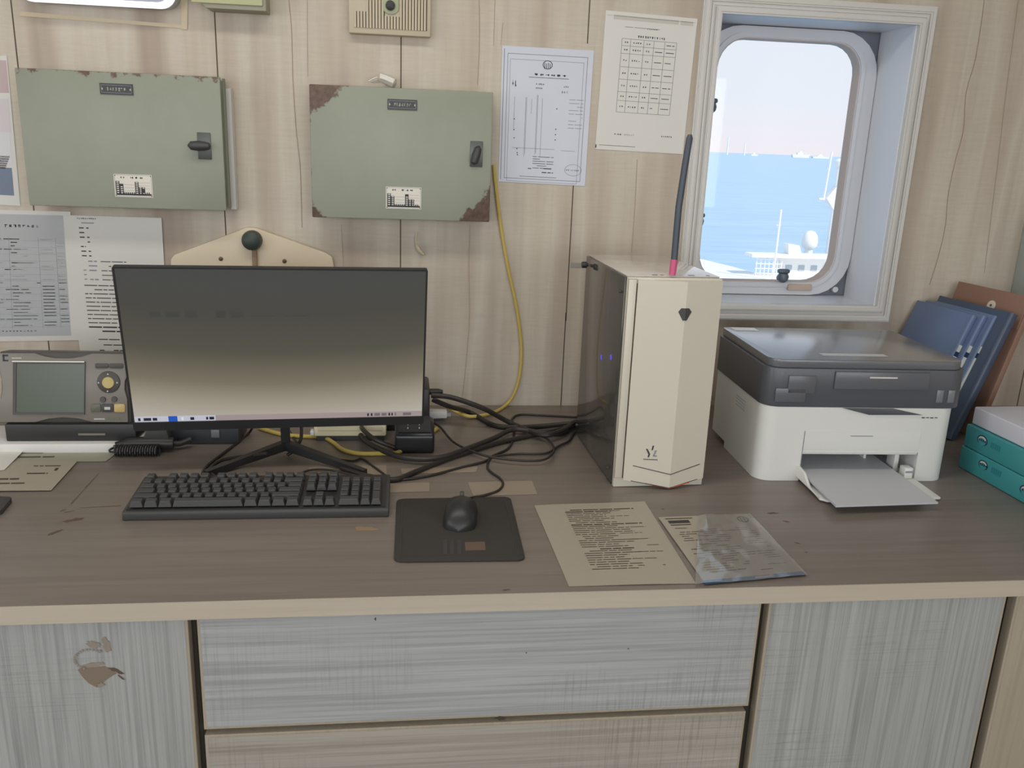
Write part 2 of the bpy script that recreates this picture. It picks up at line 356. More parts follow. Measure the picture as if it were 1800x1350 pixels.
# ------------------------------------------------------------------ sea, ship and boats outside
mb = MB(); SEA = -16.0
m = mat('sea_water', (104,158,214), .35, spec=.4); nt, b = NB(m); n1 = noise(nt, (.05,.25,.1), 6, .65); nt.links.new(ramp(nt, n1, [(.3,(148,184,216)), (.7,(174,204,228))]), b.inputs['Base Color']); bump(nt, b, n1, .5, .6)
mb.face([(-9000,1,SEA),(-9000,40000,SEA),(60000,40000,SEA),(60000,1,SEA)][::-1], m); struct(mb.build('sea', flat=True), 'calm pale blue sea reaching the horizon')
M_SHIP = mat('ship_white', (238,238,236), .5)
# foredeck bulwark and deck of the own ship
mb = MB(); Zd = W(1330,484,36.).z; P = [D(x, y, Zd) for x, y in ((1150,441),(1200,448),(1240,457),(1285,468),(1325,479),(1600,470),(1600,540),(1150,540))]
mb.prism([(p.x,p.y) for p in P], 'z', Zd-1.6, Zd, M_SHIP)
struct(mb.build('foredeck', flat=True), 'white ship deck and bulwark below the window')
def at(x, y, Y): return W(x, y, Y)
def ship(name, label, cat, Y): return thing(name, label, cat, (at(1420,486,Y).x, Y, at(1420,486,Y).z))
def lp(mb, nm, root): o = mb.build(nm, root); o.location = -root.location; return o
S = ship('deckhouse', 'white railed deckhouse on the foredeck seen through the window glass', 'deckhouse', 36.)
Y = 36.; a, c = at(1330,447,Y), at(1476,447,Y); f0 = at(1330,484,Y).z
mb = MB(); mb.box((a.x+1.3,Y+.3,f0-.4), (c.x+1,Y+.6,a.z-.1), M_SHIP)
for k in range(5): x = a.x+1.6+k*.62; mb.box((x,Y+.27,a.z-.75), (x+.3,Y+.32,a.z-.5), mat('grey_window', (170,180,190), .3))
lp(mb, 'house_wall', S)
mb = MB(); e = at(1320,445,Y); mb.box((e.x,Y-.2,a.z-.12), (c.x+1,Y+.7,a.z+.02), M_SHIP); lp(mb, 'roof_edge', S)
mb = MB()
for k in range(7): x = a.x+.05+k*.2; mb.tube([(x,Y,f0-.3),(x,Y,a.z)], .028, M_SHIP, 6, False)
for k in range(4): z = f0+.1+k*.22; mb.tube([(a.x,Y,z),(a.x+1.3,Y,z)], .025, M_SHIP, 6, False)
lp(mb, 'railing', S)
mb = MB(); q = [at(x, y, Y+1) for x, y in ((1372,447),(1372,425),(1391,428),(1396,447))]; mb.prism([(p.x,p.z) for p in q], 'y', Y+.1, Y+.6, M_SHIP); lp(mb, 'vent_housing', S)
def mast(name, label, cat, px, ytop, ybot, Y, r, extra=None, cross=None):
    a, b = at(px[0], ytop, Y), at(px[1], ybot, Y); R = thing(name, label, cat, (b.x, Y, b.z-1.0))
    mb = MB(); mb.tube([(0,0,0),(0,0,a.z-b.z+1.0)], r, M_SHIP, 10, False); mb.build('pole', R)
    if cross:
        for py, l, rr in cross: z = at(px[0], py, Y).z-b.z+1.0; mb = MB(); mb.tube([(-l,0,z),(l*.6,0,z)], rr, M_SHIP, 6, False); mb.build('crossbar', R)
    if extra: extra(R, a.z-b.z+1.0)
    return R
def dome(R, h):
    mb = MB(); mb.lathe([(.28,h-.05),(.36,h+.05),(.38,h+.3),(.33,h+.55),(.2,h+.72),(.02,h+.78)], (0,0,0), 'z', M_SHIP, 18); mb.build('dome', R)
mast('radar_dome', 'white radar dome on short post above the deckhouse roof', 'radar dome', (1420,1420), 434, 449, 37.5, .2, dome)
mast('signal_mast', 'thin white mast with slim crossbar left of the radar dome', 'mast', (1366,1361), 368, 470, 34.5, .045, None, [(396,.12,.02)])
def post(R, h):
    mb = MB(); mb.lathe([(.16,h),(.27,h+.1),(.27,h+.28),(.14,h+.4)], (0,0,0), 'z', M_SHIP, 14); mb.build('lamp_cap', R)
    mb = MB(); mb.prism([(-.55,h*.0+h-1.45),(-.1,h-.85),(.1,h-.85),(.45,h-1.45),(.1,h-2.0),(-.1,h-2.0)], 'y', -.2, .2, M_SHIP); mb.build('platform', R)
    mb = MB(); mb.tube([(-.6,0,h-1.45),(-.5,0,h+.7)], .05, M_SHIP, 6, False); mb.tube([(-.85,0,h-1.5),(.3,0,h-1.5)], .06, M_SHIP, 6, False); mb.build('whip_aerial', R)
mast('foremast', 'tall white foremast with platform at right edge of the glass', 'mast', (1472,1455), 294, 452, 38., .15, post)
mb = MB(); 
def boat(px0, px1, hgt, seed, label):
    a, b = D(px0, 270.2, SEA), D(px1, 270.5, SEA); Y = 6000.; a, b = at(px0, 270, Y), at(px1, 270, Y); L = b.x-a.x; s = L/10
    R = thing('distant_ship', label, 'ship', ((a.x+b.x)/2, Y, SEA)); mb = MB()
    z0 = 0; hh = hgt
    mb.prism([(-L/2,hh*.45),(-L*.46,0),(L*.44,0),(L/2,hh*.5)], 'y', -s, s, M_SHIP); mb.build('hull', R)
    mb = MB(); mb.box((-L*.2,-s*.8,hh*.45), (L*.12,s*.8,hh*.8), M_SHIP); mb.box((-L*.1,-s*.5,hh*.8), (L*.05,s*.5,hh), M_SHIP); mb.build('superstructure', R)
boat(1392,1423,44,1,'largest white ship on the horizon, near the middle of the glass')
boat(1428,1458,26,2,'low white ship on the horizon just right of the largest one')
boat(1320,1332,22,3,'tiny white ship on the horizon left of the largest one')
for px, top, lab in ((1278,240,'taller pale pole on the horizon in left half of the glass'), (1308,250,'shorter pale pole on the horizon right of the taller pole')):
    Y = 6000.; a, b = at(px, top, Y), at(px, 271, Y); R = thing('horizon_tower', lab, 'tower', (b.x, Y, SEA)); mb = MB()
    mb.tube([(0,0,0),(0,0,a.z-SEA)], [6,3.5], M_SHIP, 8, False); mb.build('tower_pole', R)

# ------------------------------------------------------------------ desk and cupboards
FY = -.941
mb = MB(); mb.box((-1.75,FY+.0015,DZ-.029), (2.1,-.001,DZ), M_DESK)
mb.box((-1.75,FY,DZ-.029), (2.1,FY+.0018,DZ-.0012), M_EDGE)
rg = random.Random(9)
def blob(c, rx, ry, m, ax='z', h=DZ+.0003, n=14, rot=0, j=.35):
    pts = []
    for k in range(n):
        a = 2*pi*k/n; r = 1+rg.uniform(-j,j); x, y = rx*r*cos(a), ry*r*sin(a)
        pts.append((c[0]+x*cos(rot)-y*sin(rot), c[1]+x*sin(rot)+y*cos(rot)))
    mb.face([(x,y,h) if ax == 'z' else (x,h,y) for x, y in pts], m)
for px, py, rx, ry, ro in ((130,914,.016,.006,.5),(97,936,.012,.004,1.0),(112,897,.006,.002,.9),(640,930,.020,.010,0),(890,1037,.006,.0022,.2),(1357,902,.010,.003,0),(1382,917,.006,.002,-.6),(1402,955,.005,.002,-.5),(1417,971,.003,.0015,0),(1165,895,.003,.002,0),(468,830,.003,.002,0)):
    p = D(px, py); blob((p.x,p.y), rx, ry, M_STAIN if px != 640 else M_TAN, rot=ro)
for A in ([(174,832),(150,858),(125,886)],[(140,893),(213,889)],[(132,898),(113,901)]):
    P = [D(x, y) for x, y in A]
    for a, b in zip(P, P[1:]):
        n = V((-(b-a).y,(b-a).x,0)).normalized()*.0012; mb.face([(a+n*.4)+V((0,0,.0003)),(b+n)+V((0,0,.0003)),(b-n)+V((0,0,.0003)),(a-n*.4)+V((0,0,.0003))], M_STAIN)
tag(mb.build('worktop', flat=True), 'long brown wood-print desk top with pale front edge', 'desk')
CY = -.915                                                   # front plane of the doors
def unit(name, label, x0, x1):
    R = thing(name, label, 'cabinet', (x0, 0, 0)); mb = MB(); w = x1-x0; y0 = CY+.022
    mb.box((0,y0,.08), (w,-.02,DZ-.0295), M_GAP); mb.box((.02,y0+.04,0), (w-.02,-.05,.08), M_GAP); 
    mb.build('carcass', R, flat=True); return R
def front(R, name, x0, x1, z0, z1, m, bw=.0045, extra=None):
    global mb
    mb = MB(); rx = R.location.x; x0 -= rx; x1 -= rx
    mb.box((x0,CY,z0), (x1,CY+.020,z1), M_SIDE, .0012)
    y = CY-.0004; mb.face([(x0+bw,y,z0+bw),(x1-bw,y,z0+bw),(x1-bw,y,z1-bw),(x0+bw,y,z1-bw)], m)
    if extra: extra(mb, rx)
    return mb.build(name, R, flat=True)
Ru = unit('cupboard', 'grey wood-print cupboard at left end with torn brown patch on its door', -.75, -.3065)
def patch(mb_, rx):
    p = W(178,1182,CY)
    MP = mat('torn_print_brown', (134,118,104), .6); MP2 = mat('torn_print_grey', (150,138,126), .6); rr2 = random.Random(6)
    p = W(176,1186,CY); q = [(-.030,.010),(-.018,.017),(-.004,.013),(.008,.015),(.024,.002),(.013,-.005),(.002,-.014),(-.006,-.021),(-.017,-.013),(-.024,-.003)]
    mb_.face([(p.x-rx+a,CY-.0007,p.z+c) for a, c in q], MP)
    for k, (px, py, a, c, ro, m_) in enumerate(((205,1178,.011,.003,-.5,M_STAIN),(165,1168,.015,.004,.1,MP2),(188,1134,.005,.013,.2,MP2),(166,1132,.010,.005,-.3,MP2),(214,1190,.006,.0013,-.8,M_STAIN),(178,1203,.005,.004,.3,MP2))):
        p = W(px, py, CY); blob((p.x-rx,p.z), a, c, m_, 'y', CY-.0010-.0002*k, 16, ro, .3)
    for k in range(16):
        a = .9+k*.22; p = W(160,1158,CY); blob((p.x-rx+.022*cos(a),p.z+.016*sin(a)), .0022, .0016, MP2, 'y', CY-.0022, 7, a, .4)
front(Ru, 'door', -.74, -.312, .1, .745, M_DOOR, extra=patch)
Ru = unit('drawer_unit', 'wide drawer unit with pale wood-print drawers under the keyboard', -.3063, .5648)
def nick(mb_, rx):
    for px, py in ((880,1262),):
        p = W(px, py, CY); blob((p.x-rx,p.z), .008, .003, M_GAP, 'y', CY-.0008)
    for px, py, a in ((660,1088,.003),(925,1147,.0016),(1104,1140,.0016)): p = W(px, py, CY); blob((p.x-rx,p.z), .0012, a, M_STAIN, 'y', CY-.0008, 8)
front(Ru, 'drawer', -.2995, .5585, .5485, .746, M_DRAW, extra=nick)
front(Ru, 'drawer', -.2995, .5555, .33, .5385, M_DRW2); front(Ru, 'drawer', -.2995, .5555, .1, .321, M_DRW2)
Ru = unit('cupboard', 'grey wood-print cupboard under the printer with one upright-grained door', .565, .9855); front(Ru, 'door', .5715, .9775, .1, .7475, M_DOOR)
Ru = unit('cupboard', 'beige cupboard at far right end, cut by the photo edge', .9875, 1.5); front(Ru, 'door', .996, 1.49, .1, .744, M_SIDE)

# ------------------------------------------------------------------ electrical cabinets on the wall
def plate(R, x, z, w, h, y, rows=1, seed=1):
    S = Sheet([(x,y,z+h),(x+w,y,z+h),(x+w,y,z),(x,y,z)], M_PLATE, .001, n=1, nrm=V((0,-1,0))); rg = random.Random(seed)
    S.text(.18,.10,.30,.08,M_INK,rg,.06); S.text(.44,.10,.78,.08,M_INK,rg,.12)
    def grid(u0, u1, v0, n, c):
        S.rect(u0, v0, u1, .86, M_INK)
        for a in range(n):
            for b in range(c):
                if rg.random() < .9: cw = (u1-u0)/c; ch = (.86-v0)/n; S.rect(u0+b*cw+cw*.25, v0+a*ch+ch*.25, u0+b*cw+cw*.8, v0+a*ch+ch*.75, M_PLATE, .0003)
    grid(.04,.14,.30,6,1); grid(.14,.24,.42,5,1); grid(.54,.64,.32,6,1); grid(.64,.80,.55,4,2); grid(.05,.95,.86,1,1)
    S.rect(.04,.84,.96,.92,M_INK)
    for k in range(16): S.rect(.06+k*.055,.78,.06+k*.055+.03,.84,M_INK)
    for v in (.45,.58,.70): S.rect(.26,v,.52,v+.012,M_INKG); S.rect(.66,v-.1,.93,v-.09,M_INKG)
    S.frame(.02,.03,.98,.97,.008,M_INKG)
    for u, v in ((.035,.06),(.965,.06),(.035,.94),(.965,.94)): S.rect(u-.012,v-.02,u+.012,v+.02,M_INK)
    S.build('data_plate', parent=R)['label'] = 'pale metal data plate with black grid'
def nameplate(R, x, z, w, h, y, seed):
    S = Sheet([(x,y,z+h),(x+w,y,z+h),(x+w,y,z),(x,y,z)], mat('nameplate_black', (52,54,54), .4), .002, n=1, nrm=V((0,-1,0))); rg = random.Random(seed)
    S.frame(.04,.14,.96,.86,.012,M_INKG); S.text(.22,.34,.80,.34,M_GLYPH,rg,.085)
    for u in (.07,.92): S.rect(u-.012,.42,u+.018,.6,M_GLYPH)
    S.build('name_plate', parent=R)['label'] = 'small black name plate with pale lettering'
def wear1(nt, x, z):
    return mth(nt, 'MAXIMUM', mth(nt, 'SUBTRACT', z, .2745), mth(nt, 'SUBTRACT', -.02, x))
def wear2(nt, x, z):
    tl = mth(nt, 'SUBTRACT', .075, mth(nt, 'ADD', x, mth(nt, 'MULTIPLY', mth(nt, 'SUBTRACT', .273, z), 1.3)))
    br = mth(nt, 'SUBTRACT', .068, mth(nt, 'ADD', mth(nt, 'SUBTRACT', .389, x), z))
    le = mth(nt, 'SUBTRACT', -.002, mth(nt, 'MULTIPLY', x, .9))
    bl = mth(nt, 'SUBTRACT', .035, mth(nt, 'ADD', x, z))
    return mth(nt, 'MAXIMUM', mth(nt, 'MAXIMUM', tl, br), mth(nt, 'MAXIMUM', le, bl))
CD = .08
def cabinet(label, loc, w, h, pm, turn, seed):
    R = thing('electrical_cabinet', label, 'cabinet', loc, 0, 'grey-green electrical cabinets on the wall')
    mb = MB(); mb.box((.004,-CD+.012,.004), (w-.004,-.0005,h-.004), pm, .002); mb.build('body', R)
    mb = MB(); mb.box((0,-CD,0), (w,-CD+.011,h), pm, .0025); dr = mb.build('door', R)
    nameplate(dr, w*(.405 if turn == 0 else .42), h*.84, .066 if turn == 0 else .064, .022, -CD-.0002, seed)
    plate(dr, w*.435 if turn == 0 else w*.41, h*.085, .079, .048, -CD-.0002, seed=seed)
    hx = w*(.905 if turn == 0 else .915); hz = h*.49 if turn == 0 else h*.53
    mb = MB(); mb.box((hx-.014,-CD-.003,hz-.028), (hx+.014,-CD-.0002,hz+.028), mat('handle_plate', (92,96,94), .35, .4), .001); mb.build('handle_plate', dr)
    mb = MB()
    if turn == 0:
        mb.lathe([(.002,-.028),(.009,-.022),(.011,-.005),(.009,.008),(.007,.016),(.002,.019)], (hx-.002,-CD-.020,hz), 'x', M_DARK, 14); mb.lathe([(.008,-.016),(.008,0)], (hx,-CD-.002,hz), 'y', M_DARK, 12)
    else:
        mb.lathe([(.002,-.022),(.008,-.017),(.010,0),(.008,.015),(.002,.021)], (0,0,0), 'z', M_DARK, 14)
        for v in mb.bm.verts: v.co = Matrix.Rotation(.28, 3, 'Y') @ v.co + V((hx-.001,-CD-.010,hz-.002))
    mb.build('handle', dr); return R
wx = W(22,120,-CD); wx2 = W(385,132,-CD); zb = W(230,366,-CD).z; zt = W(205,127,-CD).z
A = cabinet('large grey-green metal cabinet left, above the two notices, handle level', (wx.x+.003,0,zb), wx2.x-wx.x-.002, zt-zb, paint_mat('cabinet_paint', (152,159,138), wear1), 0, 3)
mb = MB(); h = zt-zb; w = wx2.x-wx.x
mb.box((w-.001,-CD+.016,.006), (w+.004,-CD+.026,h-.002), mat('hinge_green', (112,118,98), .5)); mb.box((w-.001,-.03,.0), (w+.010,-.001,h-.02), M_TRIM); mb.build('hinge_strip', A)
wx = W(543,147,-CD); wx2 = W(867,163,-CD); zb = W(703,386,-CD).z; zt = W(705,155,-CD).z
cabinet('grey-green metal cabinet right of the other, with rust-brown bare corners', (wx.x,0,zb), wx2.x-wx.x, zt-zb, paint_mat('worn_cabinet_paint', (152,159,138), wear2), 1, 8)
# crumpled clear plastic on top of the second cabinet
mb = MB(); p = W(672,148,-.04)
for k in range(3): mb.tube([(p.x-.03+k*.004,-.05+k*.012,p.z+.004),(p.x-.005+k*.006,-.045+k*.012,p.z+.014-k*.003),(p.x+.03,-.05+k*.012,p.z+.002)], [.002,.010,.002], mat('cloudy_plastic', (206,200,190), .25), 6)
for v in mb.bm.verts: v.co.z = max(v.co.z, zt+.0006)
tag(mb.build('plastic_scrap'), 'crumpled clear plastic scrap on top of the rust-cornered cabinet', 'plastic')

# ------------------------------------------------------------------ lamp, junction box, speaker, bracket
R = thing('wall_lamp', 'wall lamp with glowing white rim, cut by the top edge, above the large cabinet', 'lamp', (-.63,0,1.665))
mb = MB(); mb.prism(rrect(-.165,.002,.15,.19,.03), 'y', -.045, -.0005, mat('lamp_housing', (196,198,202), .4)); mb.build('housing', R)
mb = MB(); ring(mb, rrect(-.165,-.002,.15,.19,.032), rrect(-.153,.009,.138,.179,.024), 'y', -.056, -.044, mat('lamp_rim', (250,250,255), .3, emit=(245,247,255), es=1.1)); mb.build('rim', R)
mb = MB(); mb.prism(rrect(-.152,.0092,.137,.178,.024), 'y', -.050, -.0455, mat('lamp_glass', (150,154,166), .3)); mb.build('diffuser', R)
R = thing('junction_box', 'small yellow-green box cut by the top edge, right of the wall lamp', 'box', (-.367,0,1.667))
mb = MB(); mb.prism([(-.075,.03),(-.05,.001),(.072,.001),(.072,.15),(-.075,.15)], 'y', -.062, -.0005, mat('box_side_green', (160,157,138), .5), .001); mb.build('body', R)
mb = MB(); mb.box((-.078,-.067,.010), (.066,-.0622,.15), mat('box_cover_green', (188,190,148), .45), .0015); mb.build('cover', R)
sp = W(613,57,-.028); s2 = W(757,66,-.028)
R = thing('intercom_speaker', 'beige slatted speaker with black knob above the rust-cornered cabinet', 'speaker', (sp.x,0,(sp.z+s2.z)/2)); w = s2.x-sp.x
mb = MB(); mb.box((0,-.028,0), (w,-.0005,.17), M_SPK, .003); mb.build('body', R)
mb = MB()
for k in range(24):
    x = .012+k*(w-.024)/23.5; lo = .012 if not (w*.38 < x < w*.62) else .012
    top = .045 if k < 4 else (.155 if not (w*.41 < x < w*.61) else .038)
    mb.box((x,-.031,lo), (x+.0045,-.0282,top), M_SPK)
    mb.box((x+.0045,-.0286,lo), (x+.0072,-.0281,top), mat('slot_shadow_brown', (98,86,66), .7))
mb.build('slatted_grille', R, flat=True)
mb = MB(); mb.prism(rrect(w*.415,.042,w*.605,.17,.014), 'y', -.033, -.0283, mat('knob_plate_green', (176,184,150), .45), .001); mb.build('knob_plate', R)
kp = W(686,9,-.04); mb = MB(); mb.lathe([(.0045,-.012),(.0095,-.010),(.0105,0)], (kp.x-sp.x,-.0332,kp.z-R.location.z), 'y', M_BLACK, 20); mb.build('knob', R)
bk = [(300,470),(300,456),(306,448),(420,405),(432,400),(446,400),(458,404),(572,444),(584,452),(587,470)]
P = [W(x, y, -.015) for x, y in bk]; R = thing('wall_bracket', 'cream hexagonal wall plate with dark green stop behind the monitor', 'bracket', (-.352,0,1.0))
mb = MB(); mb.prism([(p.x+.352,p.z-1.0) for p in P]+[(.165,.02),(.12,0),(-.12,0),(-.165,.02)], 'y', -.015, -.0005, M_CREAM, .0025); mb.build('plate', R)
p = W(442,423,-.03); mb = MB(); mb.lathe([(.006,-.032),(.012,-.030),(.020,-.024),(.0225,-.014),(.0225,0)], (p.x+.352,-.0152,p.z-1.0), 'y', M_GREEN, 26); mb.build('rubber_stop', R)
mb = MB(); mb.prism(rrect(p.x+.352-.002,.03,p.x+.352+.009,p.z-1.0-.018,.004), 'y', -.021, -.0152, M_TAN, .001); mb.build('rail', R)
for px, py in ((388,455),(500,459)):
    p = W(px, py, -.016); mb = MB(); mb.lathe([(.0035,-.002),(.005,-.0012),(.005,0)], (p.x+.352,-.0152,p.z-1.0), 'y', mat('screw_brown', (104,88,66), .4, .4), 12); mb.build('screw', R)
R = thing('wall_box', 'pale grey-blue wall box at the right edge above the folders', 'box', (1.575,0,1.01)); mb = MB(); mb.box((0,-.1,0), (.25,-.0005,.28), mat('box_grey_blue', (170,180,176), .45), .003); mb.build('body', R)
for z in (.05,.1,.2):
    mb = MB(); mb.lathe([(.002,-.0012),(.003,0)], (-.0001,-.05,z), 'x', M_INKG, 8); mb.build('screw', R)

# ------------------------------------------------------------------ notices on the wall
G = 'notices taped to the wall'
rg = random.Random(21)
S = wsheet([(883,80),(1044,89),(1028,327),(876,319)], M_PAPERB, bulge=0, seed=2)
S.frame(.06,.05,.94,.97,.006,M_INKG); S.frame(.09,.09,.90,.99,.004,M_INKG); S.rect(.02,.02,.028,.98,M_INKG)
for k in range(16):                                         # round seal emblem
    a, b = 2*pi*k/16, 2*pi*(k+1)/16; S.poly([(.50+.055*cos(a),.12+.032*sin(a)),(.50+.047*cos(a),.12+.027*sin(a)),(.50+.047*cos(b),.12+.027*sin(b)),(.50+.055*cos(b),.12+.032*sin(b))], M_INK)
    S.poly([(.85+.10*cos(a),.885+.045*sin(a)),(.85+.095*cos(a),.885+.042*sin(a)),(.85+.095*cos(b),.885+.042*sin(b)),(.85+.10*cos(b),.885+.045*sin(b))], M_INKG)
for k in range(4): S.rect(.465+k*.02,.105+.006*(k%2),.472+k*.02,.15,M_INK)
S.text(.36,.185,.72,.016,M_INK,rg,.062); S.rect(.30,.212,.74,.2155,M_INK)
S.text(.38,.255,.48,.012,M_INK,rg,.02); S.text(.38,.285,.47,.012,M_INK,rg,.02); S.text(.69,.265,.75,.013,M_INK,rg,.02); S.text(.67,.30,.75,.02,M_INKG,rg,.025); S.text(.12,.24,.18,.05,M_INKG,rg,.03)
for k, (u, v0, v1) in enumerate(((.15,.36,.60),(.275,.36,.80),(.285,.36,.78),(.40,.34,.78),(.41,.34,.77),(.46,.36,.80),(.34,.37,.48))): S.rect(u, v0, u+.004, v1, M_INKG)
for k in range(9): v = .36+k*.026; S.text(.76, v, .92, .004, M_INKG, rg, None, .6)
for k in range(6): v = .795+k*.017; S.text(.38, v, .62, .004, M_INK, rg, None, .8)
for u, v in ((.15,.52),(.15,.6),(.155,.66),(.62,.43),(.62,.58),(.62,.62),(.62,.66),(.19,.74),(.195,.77),(.2,.785)): S.rect(u, v, u+.012, v+.008, M_INK)
S.rect(.14,.735,.62,.738,M_INKG); S.rect(.70,.74,.86,.743,M_INKG); S.text(.33,.885,.38,.006,M_INK,rg); S.text(.51,.88,.60,.007,M_INK,rg); S.text(.49,.91,.62,.007,M_INK,rg); S.rect(.24,.948,.66,.951,M_INK); S.text(.77,.88,.93,.012,M_INKG,rg,.022)
S.build('notice', 'cool white printed certificate with round seal, right of the rust-cornered cabinet', 'notice', G)
S = wsheet([(1065,18),(1226,33),(1200,271),(1046,262)], M_PAPER, bulge=0, seed=5)
S.rect(.02,.03,.98,.032,M_INKG); S.rect(.09,.025,.80,.055,mat('tape_grey', (196,192,182), .3)); S.rect(.82,.025,.96,.055,MATS['tape_grey'])
S.text(.22,.10,.6,.004,M_INKG,rg); S.text(.46,.10,.58,.010,M_INK,rg,.02); S.text(.37,.155,.67,.019,M_INK,rg,.0255)
us = [.20,.295,.44,.55,.67,.80]; vs = [.185,.235,.29,.385,.475,.565,.63,.715]
for u in us: S.rect(u-.0025, vs[0], u+.0025, vs[-1], M_INKG)
for v in vs: S.rect(us[0], v-.0016, us[-1], v+.0016, M_INKG)
for r in range(7):
    vm = (vs[r]+vs[r+1])/2-.006
    for c in range(5): 
        a, b = us[c]+.02, us[c+1]-.02
        if c < 3: S.text(a+.01, vm, b, .013, M_INK, rg, .024)
        else: S.text(a, vm+.004, b, .005, M_INK, rg, None, .9)
S.text(.20,.875,.29,.010,M_INK,rg,.03); S.text(.31,.875,.44,.010,M_INKG,rg,.02); S.text(.73,.87,.86,.012,M_INK,rg,.022); S.rect(.04,.965,.45,.968,M_INK); S.rect(.0,.965,.012,.99,M_INK)
S.build('notice', 'white sheet with printed table taped left of the window', 'notice', G)
S = wsheet([(-160,95),(12,98),(36,362),(-150,352)], M_LAM, bulge=0, seed=7)
S.rect(.02,.03,.99,.24,mat('photo_rose', (190,168,168), .4)); S.rect(.02,.28,.975,.5,mat('photo_pale', (210,200,204), .4)); S.rect(.02,.5,.96,.72,mat('photo_white', (214,212,216), .4)); S.rect(.02,.74,.95,.93,mat('photo_blue', (112,124,146), .4))
for k in range(6): S.rect(.78-.02*k,.66+.015*k,.94-.01*k,.672+.015*k,mat('photo_brown', (120,108,108), .5))
S.build('poster', 'glossy colour poster at the left edge beside the large cabinet', 'poster', G)
S = wsheet([(-180,364),(124,372),(140,598),(-180,603)], M_LAM, bulge=0, seed=9)
S.rect(.0,.03,.955,.96,M_PAPERG); S.text(.61,.105,.82,.022,M_INK,rg,.026)
for u in (.63,.80,.90): S.rect(u,.20,u+.002,.90,M_INKG,.0002)
for k in range(27):
    v = .21+k*.0255
    S.rect(.3, v+.014, .95, v+.0155, M_INKG, .0002) if k%2 == 0 else None
    S.text(.64 if k%3 else .60, v, .64+.14*rg.random()+.02, .007, M_INK if k in (0,1,20) else M_INKG, rg); S.text(.81, v, .88, .007, M_INKG, rg, None, .55); S.text(.905, v, .95, .006, M_INKG, rg, None, .5)
    S.text(.45, v, .59, .006, M_INKG, rg, None, .6)
S.text(.57,.915,.78,.010,M_INK,rg,.02)
S.build('notice', 'grey printed sheet in wide white laminate at the left edge, above the chart display', 'notice', G)
S = wsheet([(112,378),(284,383),(292,470),(290,660),(150,660)][:2]+[(300,662),(146,660)], M_LAM, Y=-.003, bulge=0, seed=12)
S.text(.13,.012,.34,.010,M_INK,rg,.02); S.text(.17,.04,.30,.006,M_INKG,rg)
for k in range(7): S.text(.14,.07+k*.028,.19,.007,M_INK,rg); S.text(.215,.07+k*.028,.24,.007,M_INK,rg)
for k in range(5): S.text(.14,.27+k*.028,.17,.006,M_INKG,rg); S.text(.20,.27+k*.028,.29,.008,M_INKG,rg); S.text(.33,.272+k*.028,.60,.005,M_INK,rg)
for k in range(12): S.text(.13,.42+k*.026,.99,.006 if k < 10 else .009,M_INK if k > 9 else M_INKB,rg,None,.9)
for k in range(6): S.text(.22,.76+k*.035,.5,.006,M_INK,rg,None,.5)
S.build('notice', 'white laminated notice partly behind the monitor, below the large cabinet', 'notice', G)
def strip(px, label, m=M_TAPE, Y=-.0012, cat='tape', g=None, **k):
    S = wsheet(px, m, Y, th=.0003, n=3, **k); return S.build('tape_strip', label, cat, g)
MT = mat('old_tape', (206,190,160), .35)
strip([(36,20),(324,44),(323,50),(35,28)], 'long yellowed tape strip below the wall lamp', MT, g='old tape strips')
strip([(317,-6),(330,-5),(329,52),(319,51)], 'short upright yellowed tape strip right of the wall lamp', MT, Y=-.0022, g='old tape strips')
mb = MB(); P = [W(x, y, Yy) for x, y, Yy in ((732,408,-.004),(731,425,-.008),(737,440,-.010),(745,447,-.004))]; mb.tube(P, [.002,.0045,.003], mat('curled_tape', (214,200,168), .3), 6); tag(mb.build('tape_curl'), 'curled scrap of tape on the wall right of the bracket', 'tape')

strip([(1003,461),(1022,462),(1022,471),(1003,470)], 'small tape strip on the wall beside the top corner of the computer case', M_TAPE)
# ------------------------------------------------------------------ monitor
R = thing('monitor', 'black flat computer monitor lit with taskbar along its lower edge', 'monitor', (-.2326,-.4744,0), .072)
up = radians(-10.2); T = Matrix.Translation((0,0,1.0317)) @ Matrix.Rotation(-up, 4, 'X')
def mp(mb): 
    for v in mb.bm.verts: v.co = T @ v.co
    return mb
w, h = .543, .3225
mb = MB(); mb.box((-w/2,.0,-h/2), (w/2,.012,h/2), M_BEZ, .003); mb.box((-w/2+.02,.012,-h/2+.02), (w/2-.02,.03,h/2-.05), M_BEZ, .006); mp(mb).build('housing', R)
mb = MB(); ring(mb, rrect(-w/2,-h/2,w/2,h/2,.004), rrect(-w/2+.0035,-h/2+.018,w/2-.0035,h/2-.0035,.001), 'y', -.003, .0, M_BEZ); mp(mb).build('bezel', R)
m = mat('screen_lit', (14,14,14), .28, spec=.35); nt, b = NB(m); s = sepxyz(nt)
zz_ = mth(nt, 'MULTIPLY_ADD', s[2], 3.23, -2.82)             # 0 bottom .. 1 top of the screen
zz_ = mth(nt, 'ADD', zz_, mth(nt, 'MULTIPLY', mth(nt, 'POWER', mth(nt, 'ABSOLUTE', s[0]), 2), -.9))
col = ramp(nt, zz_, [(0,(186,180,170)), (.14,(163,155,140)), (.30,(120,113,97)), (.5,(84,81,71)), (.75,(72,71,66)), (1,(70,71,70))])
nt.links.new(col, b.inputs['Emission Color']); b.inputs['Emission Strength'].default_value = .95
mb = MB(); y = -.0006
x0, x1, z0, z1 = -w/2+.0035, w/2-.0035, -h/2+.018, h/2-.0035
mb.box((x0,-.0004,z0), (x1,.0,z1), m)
def sq(a, c, d, e, mm, yy=-.0008): mb.face([(x0+a*(x1-x0),yy,z0+c*(z1-z0)),(x0+d*(x1-x0),yy,z0+c*(z1-z0)),(x0+d*(x1-x0),yy,z0+e*(z1-z0)),(x0+a*(x1-x0),yy,z0+e*(z1-z0))], mm)
